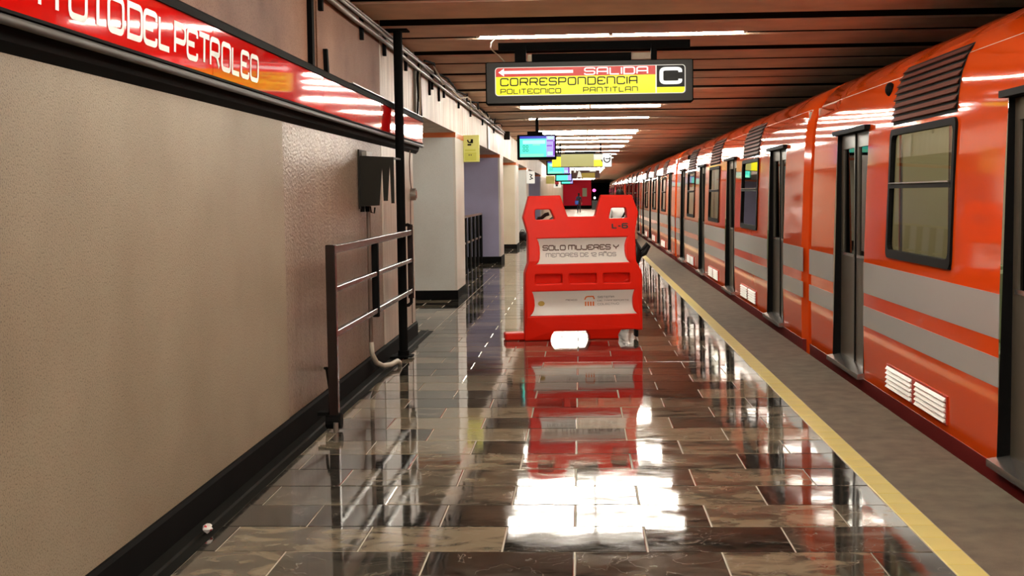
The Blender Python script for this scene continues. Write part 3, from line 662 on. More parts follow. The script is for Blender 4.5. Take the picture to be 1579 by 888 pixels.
MB().tube([(WX+.02, 13.08, 1.95), (WX+.012, 13.07, 1.80), (WX+.012, 13.10, 1.62), (WX+.02, 13.12, 1.53)], .007, 6).tube([(WX+.012, 13.1, 1.43), (WX+.012, 13.08, 1.30), (WX+.01, 13.09, .16)], .006, 6).build('cable', M['conduit'], t)

t = thing('conduit_run', 'bundle of brown conduits along the top of the left wall', 'conduit', (-1.68, 20, 2.82))
for k, (x, z, rr) in enumerate(((-1.70, 2.80, .020), (-1.678, 2.85, .016), (-1.69, 2.885, .013))):
    pts = [(x + random.uniform(-.006, .006), -13 + 1.9*i, z + random.uniform(-.008, .008)) for i in range(23)]
    MB().tube(pts, rr, 8).build('pipe', M['conduit'], t, smooth=True)
wv = [(-1.62+.04*math.sin(i*1.7), 13.6+.55*i, 2.87+.035*math.sin(i*2.3)) for i in range(26)]
MB().tube(wv, .012, 6).build('loose_cable', M['black'], t); wv = [(-1.64+.05*math.sin(i*1.1+1), 14.2+.7*i, 2.83+.05*math.cos(i*1.9)) for i in range(20)]
MB().tube(wv, .010, 6).build('loose_cable', M['wire'], t)
for yb in (4.4, 6.4, 8.67, 10.3, 11.5, 12.9, 15.2, 16.5, 18.5, 20.5, 23, 26):
    MB().box(WX+.001, WX+.03, yb-.025, yb+.025, 2.70, 2.925).build('bracket', M['black'], t)
tag(MB().box(WX-.012, WX+.022, 8.34, 8.41, 2.27, 2.93).build('cable_duct', M['black'], org=(-1.73, 8.37, 2.27)), 'narrow black vertical duct on the brown upper wall above the sign', 'duct')
tag(MB().prism([(8.80, 2.27), (8.86, 2.27), (8.82, 2.46), (8.78, 2.46)], 'x', WX+.002, WX+.03).build('clip', M['black'], org=(-1.73, 8.82, 2.27)), 'small black leaning clip standing on the top rail of the sign', 'clip')
t = thing('cable_bundle', 'dark cable bundle hanging down the lintel past the end of the sign', 'cable', (-1.71, 13.8, 2.3))
MB().box(WX-.008, WX+.02, 13.62, 13.86, 2.26, 2.80).build('trunking', plain('olive grey trunking', (0.10, 0.085, 0.06), 0.5), t)
for k, (dy, dx) in enumerate(((13.66, .03), (13.74, .04), (13.95, .02))):
    MB().tube([(WX+dx, dy+.15, 2.86), (WX+dx, dy+.05, 2.70), (WX+dx+.01, dy, 2.5), (WX+dx, dy-.02+.08*k, 2.28)], .011, 6).build('cable', M['wire'] if k == 1 else M['black'], t)
for yb, z0, z1 in ((15.0, 2.62, 2.80), (16.0, 2.62, 2.80)):
    tag(MB().box(WX-.012, WX+.02, yb-.02, yb+.02, z0, z1).build('pipe_stub', M['black'], org=(-1.73, yb, z0)), 'short black stub on the cream lintel, %s of two' % ('nearer' if yb < 15.5 else 'farther'), 'bracket')
# boundary joint in lintel dark gap
tag(MB().box(WX-.012, WX+.015, 24.45, 24.62, 2.34, 2.93).build('downpipe', M['steel'], org=(-1.73, 24.5, 2.34)), 'grey downpipe on the lintel above the lavender corridor', 'pipe')

# stair guard rail in the lavender corridor
t = thing('stair_railing', 'black railing with flat upright bars in front of the lavender wall', 'railing', (-2.15, 26, 0))
MB().box(-2.175, -2.125, 19.9, 29.1-1.3, 1.045, 1.085).build('handrail', M['steel'], t); MB().box(-2.165, -2.135, 19.9, 27.8, .555, .59).build('mid_rail', M['steel'], t)
for k in range(9): MB().box(-2.17, -2.13, 20.2+.93*k, 20.2+.93*k+.30, .0, 1.05).build('upright', M['black'], t)

# crumpled wrapper
mb = MB(); rw = random.Random(5)
mb.ellip((0, 0, 0), .022, .024, .02, 9, 6); mb.map(lambda p: p * (1 + rw.uniform(-.22, .22)) + Vector((-1.632, 5.44, .024)))
mb.m = [1 if rw.random() < .18 else 0 for _ in mb.m]
tag(mb.build('paper_ball', [M['paper'], M['papred']], org=(-1.632, 5.44, .004)), 'tiny crumpled white and red wrapper on the gutter strip', 'litter')
# black bag at the far pier
t = thing('duffel_bag', 'dark bag lying on the floor by a far white pier', 'bag', (-1.87, 41.5, 0))
mb = MB().ellip((-1.87, 41.5, .15), .17, .28, .15, 14, 10); mb.v = [(a, b, max(.003, c)) for a, b, c in mb.v]; mb.build('body', M['bag'], t, smooth=True)
MB().tube([(-1.95, 41.5, .27), (-1.91, 41.5, .34), (-1.83, 41.5, .34), (-1.79, 41.5, .27)], .012, 6).build('handle', M['bag'], t)
# end wall notice, signals and cabinet in the tunnel mouth
tag(MB().cbox(.20, .65, YEND-.03, YEND-.002, 1.25, 2.10, .008).build('notice', M['poster'], org=(.42, YEND, 1.25)), 'pale green notice on the distant red end wall', 'notice')
t = thing('signal_post', 'railway signal with magenta and white lights in the dark tunnel mouth', 'signal', (1.37, 125, -1.2))
MB().cyl((1.37, 125.1, -1.2), (1.37, 125.1, 2.05), .05, 10).build('post', M['black'], t); MB().ellip((1.33, 125, 1.84), .17, .03, .15, 12, 8).build('magenta_light', M['sigmag'], t); MB().ellip((1.37, 125, 1.12), .11, .03, .11, 12, 8).build('white_light', M['sigwhite'], t)
t = thing('equipment_cabinet', 'dark grey cabinet standing at the tunnel mouth below the signal', 'cabinet', (1.4, 124, -1.2))
MB().cbox(1.10, 1.66, 123.8, 124.3, -1.2, .88, .02).build('body', M['cabinet'], t); MB().box(1.14, 1.62, 123.785, 123.8, -.5, .8).build('door', M['cabinet'], t)

# ------------------------------------------------------------------ the barrier
def curve_plate(loops, thick, bevel):
    cu = bpy.data.curves.new('plate', 'CURVE'); cu.dimensions = '2D'; cu.fill_mode = 'BOTH'; cu.extrude = max(1e-4, thick/2 - bevel); cu.bevel_depth = bevel; cu.bevel_resolution = 2; cu.offset = -bevel
    for lp in loops:
        sp = cu.splines.new('POLY'); sp.points.add(len(lp)-1); sp.use_cyclic_u = True
        for p, q in zip(sp.points, lp): p.co = (q[0], q[1], 0, 1)
    ob = bpy.data.objects.new('plate', cu); C.objects.link(ob)
    bpy.context.view_layer.update()
    me = ob.evaluated_get(bpy.context.evaluated_depsgraph_get()).to_mesh()
    vs = [(v.co.x, v.co.z, v.co.y) for v in me.vertices]; fs = [tuple(p.vertices) for p in me.polygons]
    ob.to_mesh_clear(); bpy.data.objects.remove(ob); bpy.data.curves.remove(cu)
    return vs, fs
KB = 0.002027 * 1.015
def bp(cx, cy): return ((cx-415)*KB, max(0.0, (785-cy)*KB))
def soft(lp, r=.02):
    out = []
    n = len(lp)
    for i in range(n):
        a, q, b = Vector(lp[i-1]), Vector(lp[i]), Vector(lp[(i+1) % n])
        ra = min(r, (a-q).length*.45); rb = min(r, (b-q).length*.45)
        s_, e_ = q + (a-q).normalized()*ra, q + (b-q).normalized()*rb
        for k in range(4):
            u = k/3; out.append(tuple(s_*(1-u)**2 + q*2*u*(1-u) + e_*u*u))
    return out
up_out = [bp(*p) for p in ((148,440),(148,265),(127,188),(157,84),(312,82),(345,186),(480,186),(511,82),(664,84),(693,168),(674,262),(674,440))]
low_out = [bp(*p) for p in ((128,785),(131,455),(150,400),(672,400),(702,455),(705,745),(672,745),(672,738),(600,738),(588,762),(600,785),(446,785),(446,775),(432,740),(270,740),(257,768),(262,785))]
gripL = [bp(*p) for p in ((187,150),(262,150),(282,198),(187,200))]
gripR = [bp(*p) for p in ((560,146),(632,146),(638,196),(546,198))]
p1 = [bp(*p) for p in ((192,290),(199,305),(204,330),(205,360),(203,385),(197,402),(186,413),(640,410),(630,398),(624,382),(621,356),(621,328),(626,303),(633,288))]
p2 = [bp(*p) for p in ((164,545),(170,560),(175,585),(176,610),(172,635),(164,650),(152,663),(676,660),(665,647),(659,632),(656,606),(656,582),(660,558),(664,543))]
wins = [[bp(a, 462), bp(b, 462), bp(b, 508), bp(a, 508)] for a, b in ((180,310),(346,478),(512,642))]
bar = thing('barrier', 'red plastic platform barrier with white panels reading SOLO MUJERES Y MENORES', 'barrier', (.025, 12.83, 0), math.radians(9), local=True)
mb = MB()
def plate(loops, thick, bevel, y):
    vs, fs = curve_plate(loops, thick, bevel); mb.add([(a, b + y + thick/2, c) for a, b, c in vs], fs)
# full outline front skin
full = [bp(*p) for p in ((128,785),(131,455),(148,405),(148,265),(127,188),(157,84),(312,82),(345,186),(480,186),(511,82),(664,84),(693,168),(674,262),(674,405),(702,455),(705,742),(672,742),(672,738),(600,738),(586,764),(592,785),(446,785),(446,768),(430,740),(272,740),(257,768),(258,785))]
full = soft(full, .012)
plate([full, soft(gripL, .018), soft(gripR, .018), p1, p2] + [soft(w_, .014) for w_ in wins], .085, .012, 0)
core = [full, soft(gripL, .018), soft(gripR, .018)]
plate(core, .09, .012, .085)
mb.map(lambda p: Vector((p.x, p.y + (.10*max(0, p.z-.80)/.62 if p.y < .088 else .02*max(0, p.z-.80)) + (.05*max(0, (.12-p.z)/.12) if p.y < .088 else 0), p.z)))
mb.build('body', M['barrier'], bar)
MB().cbox(-.78, -.45, .10, .30, .003, .075, .012).build('foot', M['barrier'], bar)
MB().cbox(.56, .605, .05, .20, .50, .66, .012).build('side_lug', M['barrier'], bar); MB().cbox(.525, .555, .02, .12, .02, .10, .006).build('rear_leg', M['rubber'], bar)
def depth1(z, za, zb, slope): 
    u = min(1, max(0, (z-za)/(zb-za))); return .012 + .034*math.sin(PI*u) + slope*max(0, z-.80)
for (lp, za, zb, nm) in ((p1, bp(0,412)[1], bp(0,289)[1], 'upper'), (p2, bp(0,661)[1], bp(0,544)[1], 'lower')):
    xl, xr = lp[0][0], lp[-1][0]; g = MB(); n = 10
    vs = []
    for i in range(n+1):
        u = i/n; z = za + (zb-za)*u; bow = .030*math.sin(PI*u); fl = .012*(1-u)
        vs += [(xl - .016 + bow*.6 - fl, depth1(z, za, zb, .10/.62), z), (xr + .016 - bow*.6 + fl, depth1(z, za, zb, .10/.62), z)]
    g.add(vs, [(2*i, 2*i+1, 2*i+3, 2*i+2) for i in range(n)])
    pn = g.build('sign_panel', M['panel'], bar, smooth=True, label='white curved %s panel' % nm)
    PP = lambda x, z, za=za, zb=zb: (x, depth1(z, za, zb, .10/.62) - .003, z)
    lm = MB()
    if nm == 'upper':
        text(lm, 'SOLO MUJERES Y', bp(222,0)[0], bp(0,349)[1], .056, PP, asp=1.05, gap=.25, t=.21, fit=bp(592,0)[0]-bp(222,0)[0], space=.45); lm.build('lettering', M['inkbrown'], pn)
        lm = MB(); text(lm, 'MENORES DE 12 AÑOS', bp(236,0)[0], bp(0,381)[1], .042, PP, asp=1.05, gap=.28, t=.19, fit=bp(578,0)[0]-bp(236,0)[0], space=.5); lm.build('lettering', M['inkgrey'], pn)
    else:
        lx = bp(422,0)[0]; zt = bp(0,574)[1]; 
        lm = MB()
        for k in range(4): ribbon(lm, [Vector((lx+.010+.026*k, bp(0,620)[1])), Vector((lx+.010+.026*k, bp(0,599)[1]))], .015, lambda p: PP(p.x, p.y))
        ribbon(lm, [Vector((lx+.0, bp(0,590)[1])), Vector((lx+.012, zt-.006)), Vector((lx+.03, zt)), Vector((lx+.085, zt)), Vector((lx+.098, bp(0,588)[1]))], .013, lambda p: PP(p.x, p.y))
        lm.build('logo', M['logo'], pn)
        lm = MB(); text(lm, 'SISTEMA', bp(486,0)[0], bp(0,583)[1], .021, PP, asp=1.0, gap=.25, t=.18, fit=bp(566,0)[0]-bp(486,0)[0]); text(lm, 'COLECTIVO', bp(486,0)[0], bp(0,617)[1], .020, PP, asp=1.0, gap=.25, t=.15, fit=bp(590,0)[0]-bp(486,0)[0])
        lm.build('lettering', M['inkgrey'], pn)
        lm = MB(); text(lm, 'DE TRANSPORTE', bp(486,0)[0], bp(0,599)[1], .016, PP, asp=1.0, gap=.25, t=.15, fit=bp(640,0)[0]-bp(486,0)[0]); text(lm, 'MEXICO', bp(330,0)[0], bp(0,594)[1], .018, PP, asp=1.0, gap=.25, t=.2, fit=bp(384,0)[0]-bp(330,0)[0]); lm.build('lettering', M['inkgrey'], pn)
        lm = MB(); c0 = bp(210, 604); lm.prism([(c0[0]+.034*math.cos(a), c0[1]+.026*math.sin(a)) for a in [2*PI*k/10 for k in range(10)]], 'y', 0, .002); lm.v = [PP(v[0], v[2]) for v in lm.v]; lm.f = [lm.f[0]]; lm.m = [0]; lm.build('emblem', M['gold'], pn)
lm = MB(); text(lm, 'L-6', bp(562,0)[0], bp(0,247)[1], .056, lambda x, z: (x, .10*(z-.80)/.62-.0035, z), asp=.75, gap=.25, t=.24, fit=bp(635,0)[0]-bp(562,0)[0]); lm.build('lettering', M['ink'], bar, label='black marking L-6')
MB().tube([(bp(212,0)[0], .30, bp(0,196)[1]), (bp(232,0)[0], .30, bp(0,192)[1]), (bp(252,0)[0], .30, bp(0,176)[1]), (bp(268,0)[0], .30, bp(0,172)[1])], .018, 8).cyl((bp(212,0)[0], .30, bp(0,196)[1]), (bp(212,0)[0], .14, .90), .012, 8).build('rear_latch', M['boxm'], bar)

# ------------------------------------------------------------------ the train
TX, TCX = 2.16, 3.41
PROF = [(2.19,-.30),(2.165,-.10),(2.155,.04),(2.150,.426),(2.150,.579),(2.150,.678),(2.150,.91),(2.152,1.0),(2.165,1.50),(2.18,1.85),(2.183,1.915),(2.19,2.0),(2.207,2.12),(2.24,2.22),(2.295,2.315),(2.38,2.398),(2.50,2.464),(2.65,2.526),(2.90,2.59),(3.41,2.635)]
YA, YB = -4.43, 12.29
DOORS = [(9.94, 11.13), (5.56, 6.75), (1.18, 2.37), (-3.20, -2.01)]
WINS = [(7.64, 9.18), (3.26, 4.80), (-1.12, .42)]
def px_at(z):
    for (xa, za), (xb, zb) in zip(PROF[:-1], PROF[1:]):
        if za <= z <= zb: return xa + (xb-xa)*(z-za)/(zb-za)
    return PROF[-1][0]
def build_car(label, fine):
    car = thing('metro_car', label, 'train', (TCX, (YA+YB)/2, -1.15), 0, 'cars of the orange metro train')
    ysb = sorted(set([YA, YA+.10, YB-.10, YB] + [y for d in DOORS for y in d] + [y for d in WINS for y in d]))
    mb = MB(); np_ = len(PROF)
    def inn(y): return .05*(1 if y in (YA, YB) else 0)
    for j in range(len(ysb)-1):
        y0, y1 = ysb[j], ysb[j+1]; ym_ = (y0+y1)/2
        dr = any(a < ym_ < b for a, b in DOORS); wn = any(a < ym_ < b for a, b in WINS)
        for i in range(np_-1):
            (xa, za), (xb, zb) = PROF[i], PROF[i+1]
            if dr and za >= .03 and zb <= 1.92: continue
            if wn and za >= .99 and zb <= 1.86: continue
            mb.quad((xa+inn(y0), y0, za), (xa+inn(y1), y1, za), (xb+inn(y1), y1, zb), (xb+inn(y0), y0, zb))
        for i in range(np_-1):                                   # far side, closed
            (xa, za), (xb, zb) = PROF[i], PROF[i+1]
            mb.quad((2*TCX-xa-inn(y0), y0, za), (2*TCX-xb-inn(y0), y0, zb), (2*TCX-xb-inn(y1), y1, zb), (2*TCX-xa-inn(y1), y1, za))
    for yy in (YA, YB):
        prof = [(x+.05, z) for x, z in PROF] + [(2*TCX-x-.05, z) for x, z in reversed(PROF[:-1])]
        mb.add([(x, yy, z) for x, z in prof], [tuple(range(len(prof)))])
    mb.m = [1 if all(mb.v[i][0] > 2.64 and mb.v[i][0] < 2*TCX-2.64 and mb.v[i][2] > 2.5 for i in f) else 0 for f in mb.f]
    body = mb.build('body', [M['orange'], M['under']], car)
    # smooth shading kept off across flat side: use auto edges by angle
    body.data.shade_smooth(); body.data.set_sharp_from_angle(angle=math.radians(25))
    MB().box(TX+.10, TX+.14, YA+.1, YB-.1, -.85, -.28).box(TX+.12, 2*TCX-TX-.12, YA+.4, YB-.4, -.95, -.25).build('underframe', M['under'], car)
    MB().box(TX-.008, TX+.03, YA+.03, YB-.03, -.16, .015).build('skirt', M['skirt'], car)
    MB().box(TX+.25, 2*TCX-TX-.25, YB, YB+.34, -.1, 2.30).build('gangway', M['orangedeep'], car)
    for yw in (YA+2.2, YA+3.9, YB-3.9, YB-2.2): MB().cyl((2.45, yw, -.75), (2.6, yw, -.75), .42, 18).build('wheel', M['under'], car)
    ins = MB().box(4.52, 4.54, YA+.08, YB-.08, .05, 2.3, 0).box(2.25, 4.52, YA+.08, YB-.08, 2.22, 2.24, 0).box(2.22, 4.52, YA+.08, YA+.1, .05, 2.22, 0).box(2.22, 4.52, YB-.1, YB-.08, .05, 2.22, 0).box(2.24, 4.52, YA+.08, YB-.08, .03, .05, 1)
    ins.build('interior', [M['inner'], M['innerfloor']], car)
    for a, b in WINS: MB().box(4.50, 4.52, a, b, 1.02, 1.84).build('opposite_window', M['rubber'], car)
    for a, b in DOORS: MB().box(4.50, 4.52, a, b, .05, 1.92).build('opposite_door', M['door'], car)
    for xx in (3.0, 3.8): MB().cyl((xx, YA+.5, 2.19), (xx, YB-.5, 2.19), .02, 8).build('interior_tube', M['intube'], car)
    for a, b in WINS:
        for xx in (2.30, 3.95):
            for yy in (a+.05, a+.80):
                s = MB(); s.cbox(xx, xx+.55, yy, yy+.45, .42, .50, .02).cbox(xx, xx+.55, yy+.40, yy+.47, .50, .95, .02).box(xx+.2, xx+.35, yy+.15, yy+.3, .05, .42)
                s.build('seat', M['seat'], car)
    for a, b in DOORS:
        for yy in (a-.15, b+.15): MB().cyl((2.75, yy, .05), (2.75, yy, 2.2), .016, 8).build('grab_pole', M['alu'], car)
    MB().cyl((2.75, YA+.4, 1.95), (2.75, YB-.4, 1.95), .016, 8).build('grab_bar', M['alu'], car)
    edges = [YA+.01] + [v for d in sorted(DOORS) for v in d] + [YB-.01]
    for a, b in zip(edges[0::2], edges[1::2]):
        for z0, z1 in ((.678, .91), (.426, .579)):
            MB().box(TX-.0135, TX-.008, a, b, z0, z1).build('stripe', M['stripe'], car)
    for a, b in DOORS:
        fr = MB()
        fr.add([(x, yy, z) for yy in (a, b) for x, z in ((2.147,.035),(2.24,.035),(2.24,1.915),(2.183,1.915))], [(0,1,2,3),(4,7,6,5),(3,2,6,7),(0,4,5,1)])
        fr.box(2.14, 2.19, a-.03, b+.03, 1.915, 1.95)
        d = fr.build('door', M['rubber'], car)
        mid = (a+b)/2
        for ya, yb in ((a+.005, mid-.008), (mid+.008, b-.005)):
            lf = MB().box(2.215, 2.245, ya, yb, .05, .93).box(2.215, 2.245, ya, yb, 1.80, 1.912).box(2.215, 2.245, ya, ya+.075, .93, 1.80).box(2.215, 2.245, yb-.075, yb, .93, 1.80)
            lf.build('door_leaf', M['door'], d)
            MB().box(2.228, 2.234, ya+.075, yb-.075, .93, 1.80).build('door_pane', M['doorglass'], d)
            MB().box(2.209, 2.216, ya+.05, yb-.05, .915, .94).build('pane_bead', M['alu'], d)
        MB().box(2.205, 2.25, mid-.010, mid+.010, .05, 1.91).build('door_seal', M['rubber'], d)
        MB().prism([(2.10,.012),(2.10,.05),(2.23,.075),(2.23,.012)], 'y', a-.02, b+.02).build('sill', M['alu'], car)
    for a, b in WINS:
        fr = MB(); ring(fr, rrect(a-.022, b+.022, .985, 1.872, .05), rrect(a+.025, b-.025, 1.04, 1.83, .05), 'x', -.016, .02)
        fr.v = [(px_at(v[2]) + v[0], v[1], v[2]) for v in fr.v]; fr.box(2.142, 2.18, a-.01, b+.01, .985, 1.008)
        wf = fr.build('window_frame', M['rubber'], car)
        MB().add([(px_at(z)+.006, yy, z) for yy, z in ((a+.02,1.03),(b-.02,1.03),(b-.02,1.84),(a+.02,1.84))], [(0,1,2,3)]).build('window_pane', M['glass'], wf)
        MB().box(2.150, 2.185, a+.03, b-.03, 1.465, 1.495).build('window_bar', M['rubber'], wf); MB().box(2.138, 2.160, a+.01, b-.01, 1.012, 1.026).build('bead', M['alu'], wf); MB().box(2.140, 2.165, a+.04, b-.04, 1.497, 1.504).build('bead', M['alu'], wf)
        zs = [1.90, 2.30]; gp = [(px_at(z)-.004, z) for z in [1.90+.04*k for k in range(11)]]
        gm = MB()
        for k in range(10): gm.quad((gp[k][0], a, gp[k][1]), (gp[k][0], b, gp[k][1]), (gp[k+1][0], b, gp[k+1][1]), (gp[k+1][0], a, gp[k+1][1]))
        gr = gm.build('grille', M['rubber'], car)
        sl = MB()
        for k in range(8):
            z = 1.925 + .0475*k; x = px_at(z); x2 = px_at(z+.026)
            q = MB().add([(x-.024, a+.02, z), (x-.024, b-.02, z), (x2-.004, b-.02, z+.030), (x2-.004, a+.02, z+.030), (x-.016, a+.02, z-.004), (x-.016, b-.02, z-.004)], [(0,1,2,3), (0,4,5,1), (4,0,3), (1,5,2), (4,3,2,5)])
            if fine: q.build('slat', M['grslat'], gr)
            else: sl.add(q.v, q.f)
        if not fine: sl.build('slats', M['grslat'], gr, kind='stuff')
        v = MB().box(2.143, 2.156, a+.02, b-.02, .065, .235).build('vent', M['orangedeep'], car)
        sl = MB(); mid = (a+b)/2
        for ya, yb in ((a+.04, mid-.05), (mid+.05, b-.04)):
            for k in range(5):
                z = .078 + .031*k
                q = MB().add([(2.128, ya, z), (2.128, yb, z), (2.142, yb, z+.021), (2.142, ya, z+.021), (2.143, ya, z-.002), (2.143, yb, z-.002)], [(0,1,2,3), (0,4,5,1), (0,3,4), (1,5,2)])
                if fine: q.build('slat', M['slat'], v)
                else: sl.add(q.v, q.f)
        if not fine: sl.build('slats', M['slat'], v, kind='stuff')
    xl = px_at(2.17)
    MB().ellip((xl-.01, 9.42, 2.17), .035, .05, .05, 12, 8).build('door_lamp', M['rubber'], car)
    return car
PER = 17.06
car1 = build_car('nearest orange metro car at the right edge, before the first coupling', True)
c2 = copy_tree(car1, None, (0, PER, 0)); c2['label'] = 'second orange metro car, right beyond the first coupling'
car3 = build_car('third orange metro car, past the second coupling', False)
for o in [car3]: o.location = o.location + Vector((0, 2*PER, 0))
for k, wd in ((3, 'fourth'), (4, 'fifth')):
    c = copy_tree(car3, None, (0, PER*(k-2), 0)); c['label'] = '%s orange metro car, far along the platform edge' % wd
c = copy_tree(car3, None, (0, PER*3, 0)); c['label'] = 'farthest orange metro car, at the tunnel end'

# ------------------------------------------------------------------ people
def person(name, label, loc, rz, H, mats, pose, hair_long):
    """skinned skeleton in metres for a 1.7 m figure facing +y, scaled to height H"""
    k = H/1.70
    t = thing(name, label, 'person', loc, rz, local=True)
    J = dict(pelvis=(0,0,.92,.135), belly=(0,.0,1.05,.120), chest=(0,0,1.25,.135), upch=(0,-.01,1.38,.10), neck=(0,0,1.455,.052), headb=(0,.01,1.52,.06))
    E = [('pelvis','belly'),('belly','chest'),('chest','upch'),('upch','neck'),('neck','headb')]
    for s, nm in ((-1,'l'),(1,'r')):
        st = pose['step']*s
        J['hip'+nm] = (s*.085,0,.86,.095); J['knee'+nm] = (s*.095,.02+st*.5,.48,.062); J['calf'+nm] = (s*.095,-.02+st*.7,.34,.055); J['ank'+nm] = (s*.095,-.03+st,.085,.036); J['toe'+nm] = (s*.11,.11+st,.035,.034)
        J['sh'+nm] = (s*.165,-.01,1.375,.058); ex, ey, ez = pose['elbow'+nm]; hx, hy, hz = pose['hand'+nm]
        J['el'+nm] = (ex,ey,ez,.042); J['wr'+nm] = (hx,hy,hz,.028)
        E += [('pelvis','hip'+nm),('hip'+nm,'knee'+nm),('knee'+nm,'calf'+nm),('calf'+nm,'ank'+nm),('ank'+nm,'toe'+nm),('upch','sh'+nm),('sh'+nm,'el'+nm),('el'+nm,'wr'+nm)]
    names = list(J); me = bpy.data.meshes.new(name+'_skeleton')
    me.from_pydata([tuple(c*k for c in J[n][:3]) for n in names], [(names.index(a), names.index(b)) for a, b in E], [])
    ob = bpy.data.objects.new('sk', me); C.objects.link(ob)
    sm = ob.modifiers.new('skin', 'SKIN'); sm.use_smooth_shade = True
    sv = me.skin_vertices[0].data
    for i, n in enumerate(names):
        r_ = J[n][3]*k; wide = 1.22 if n in ('chest','upch','pelvis','belly') else 1.0
        sv[i].radius = (r_*wide, r_) ; sv[i].use_root = (n == 'pelvis')
    ss = ob.modifiers.new('sub', 'SUBSURF'); ss.levels = 2
    bpy.context.view_layer.update()
    ev = ob.evaluated_get(bpy.context.evaluated_depsgraph_get()).to_mesh()
    mb = MB(); V = [v.co.copy() for v in ev.vertices]; mb.add(V, [tuple(p.vertices) for p in ev.polygons])
    ob.to_mesh_clear(); bpy.data.objects.remove(ob)
    for fi, f in enumerate(mb.f):
        c = sum((Vector(mb.v[i]) for i in f), Vector())/len(f)/k
        if c.z > 1.455: mt = 0
        elif c.z < .10: mt = 3
        elif abs(c.x) > .20 or c.y > .16 and c.z > .7: mt = 1 if c.z > pose.get('sleeve', .5) else 0
        elif c.z < .93: mt = 2
        else: mt = 1
        mb.m[fi] = mt
    hd = MB().ellip((0,.015*k,1.60*k), .072*k, .092*k, .112*k, 20, 16)
    for i, p in enumerate(hd.v):                                    # jaw, brow and nose
        x, y, z = p; zz = z/k - 1.60
        if zz < -.03: x *= 1 - (-.03-zz)*3.0
        if y > .06*k and abs(x) < .016*k and -.045 < zz < .01: y += .022*k
        if y > .05*k and .005 < zz < .03 and abs(abs(x)-.03*k) < .015*k: y -= .008*k
        hd.v[i] = (x, y, z)
    mb.add(hd.v, hd.f, 0)
    for s in (-1, 1): mb.ellip((s*.073*k, .01*k, 1.595*k), .012*k, .022*k, .032*k, 8, 6, 0)
    for nm, s in (('l',-1),('r',1)):
        wx, wy, wz = [c*k for c in pose['hand'+nm]]
        mb.tube([(wx,wy,wz+.01*k),(wx,wy+.008*k,wz-.05*k),(wx,wy+.012*k,wz-.085*k)], [.026*k,.036*k,.030*k], 8, 0)
        for q, (fy, ln) in enumerate(((-.026,.062),(-.009,.075),(.009,.078),(.026,.070))):
            mb.tube([(wx,wy+fy*k+.010*k,wz-.075*k),(wx-s*.004*k,wy+fy*k+.014*k,wz-(.075+ln*.55)*k),(wx-s*.022*k,wy+fy*k+.018*k,wz-(.075+ln)*k)], [.0088*k,.0082*k,.0065*k], 6, 0)
        mb.tube([(wx-s*.01*k,wy+.03*k,wz-.02*k),(wx-s*.022*k,wy+.055*k,wz-.055*k),(wx-s*.024*k,wy+.058*k,wz-.085*k)], [.011*k,.010*k,.008*k], 6, 0)
    body = mb.build('body', mats, t, smooth=True)
    hr = MB().ellip((0,-.008*k,1.628*k), .086*k, .100*k, .100*k, 18, 14)
    hr.v = [(x, min(y, .06*k) if z < 1.66*k else y, max(z, (1.60 if y > .0 else (1.34 if hair_long else 1.53))*k)) for x, y, z in hr.v]
    if hair_long: hr.tube([(0,-.075*k,1.60*k),(0,-.095*k,1.48*k),(0,-.11*k,1.36*k),(0,-.115*k,1.30*k)], [.06*k,.062*k,.05*k,.015*k], 12)
    hr.build('hair', M['hair'], t, smooth=True)
    ey_ = MB()
    for s in (-1, 1): ey_.ellip((s*.030*k, .098*k, 1.612*k), .012*k, .006*k, .007*k, 8, 6)
    ey_.build('eyes', M['ink'], t); MB().ellip((0, .098*k, 1.545*k), .022*k, .006*k, .006*k, 8, 6).build('mouth', plain('lips', (.35,.12,.10), .5), t)
    return t
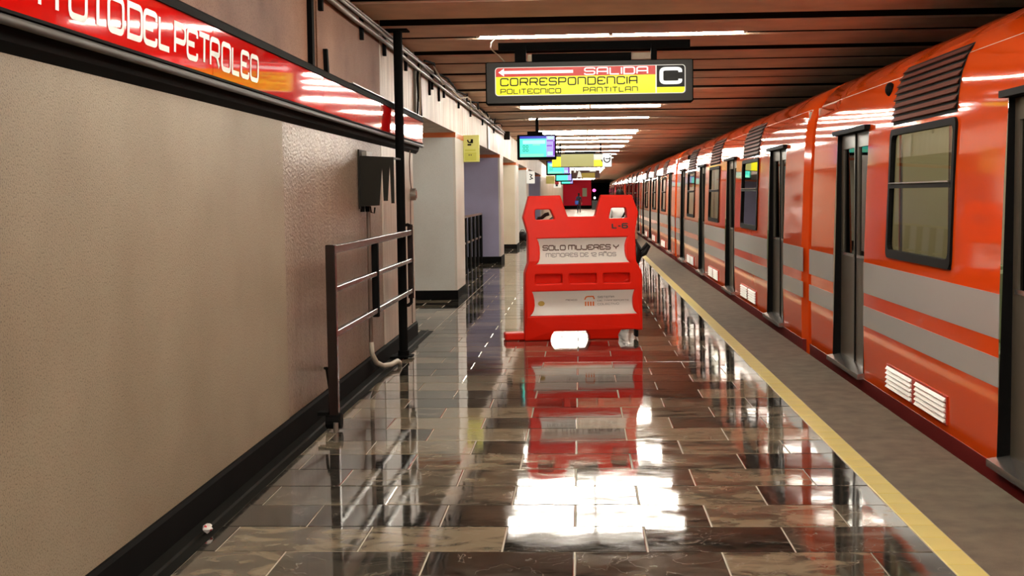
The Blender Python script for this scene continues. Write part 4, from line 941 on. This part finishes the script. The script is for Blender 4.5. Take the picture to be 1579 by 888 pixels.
p1_ = person('person', 'person in a white top with black hair standing behind the red barrier', (.67, 22.0, 0), 0, 1.51,
       [M['skin'], M['shirt'], M['trousers'], M['shoe']],
       dict(step=.03, elbowl=(-.235,.02,1.13), handl=(-.25,.07,.88), elbowr=(.235,-.02,1.10), handr=(.30,.02,.86), sleeve=1.08), False)
k = 1.51/1.70
MB().tube([(.17*k,-.10*k,1.42*k),(.10*k,-.135*k,1.30*k),(0,-.15*k,1.12*k),(-.12*k,-.15*k,.98*k),(-.16*k,-.10*k,.93*k)], .016, 8).map(lambda p: Vector((p.x, p.y*1.0, p.z))).build('shoulder_strap', M['bag'], p1_, label='black strap across the back')
bx_, by_ = .67+.30*k, 22.0+.02*k
t = thing('handbag', 'black handbag with loose dark wrap hanging beside the person in white', 'bag', (bx_, by_, .25))
mb = MB().ellip((bx_+.01, by_, .42), .085, .13, .17, 14, 10); mb.v = [(a, b, max(.25, c)) for a, b, c in mb.v]; mb.build('bag_body', M['bag'], t, smooth=True)
MB().tube([(bx_-.03, by_-.06, .54), (bx_-.01, by_-.03, .66), (bx_, by_, .695), (bx_-.01, by_+.03, .66), (bx_-.03, by_+.06, .54)], .012, 8).build('handle', M['bag'], t)
MB().tube([(bx_-.01, by_-.03, .66), (bx_+.08, by_-.06, .50), (bx_+.19, by_-.06, .60), (bx_+.215, by_-.06, .57), (bx_+.14, by_-.06, .45), (bx_+.03, by_-.06, .38)], [.02,.04,.045,.035,.05,.03], 8).build('wrap', M['bag'], t, smooth=True)
p2_ = person('person', 'distant person in dark clothes walking away towards the red wall', (-.13, 103.0, 0), 0, 1.56,
       [M['skin'], M['jacket'], M['jeans'], M['shoe']],
       dict(step=.16, elbowl=(-.23,-.05,1.12), handl=(-.24,.02,.86), elbowr=(.23,.05,1.12), handr=(.24,.10,.87), sleeve=.5), True)
t = thing('shoulder_bag', 'blue bag at the hip of the distant walking person', 'bag', (-.30, 102.83, .70))
MB().cbox(-.44, -.17, 102.72, 102.83, .66, .98, .03).build('bag_body', M['bluebag'], t); MB().tube([(-.40, 102.80, .96), (-.30, 102.84, 1.25), (-.06, 102.86, 1.28)], .012, 6).build('strap', M['bluebag'], t)
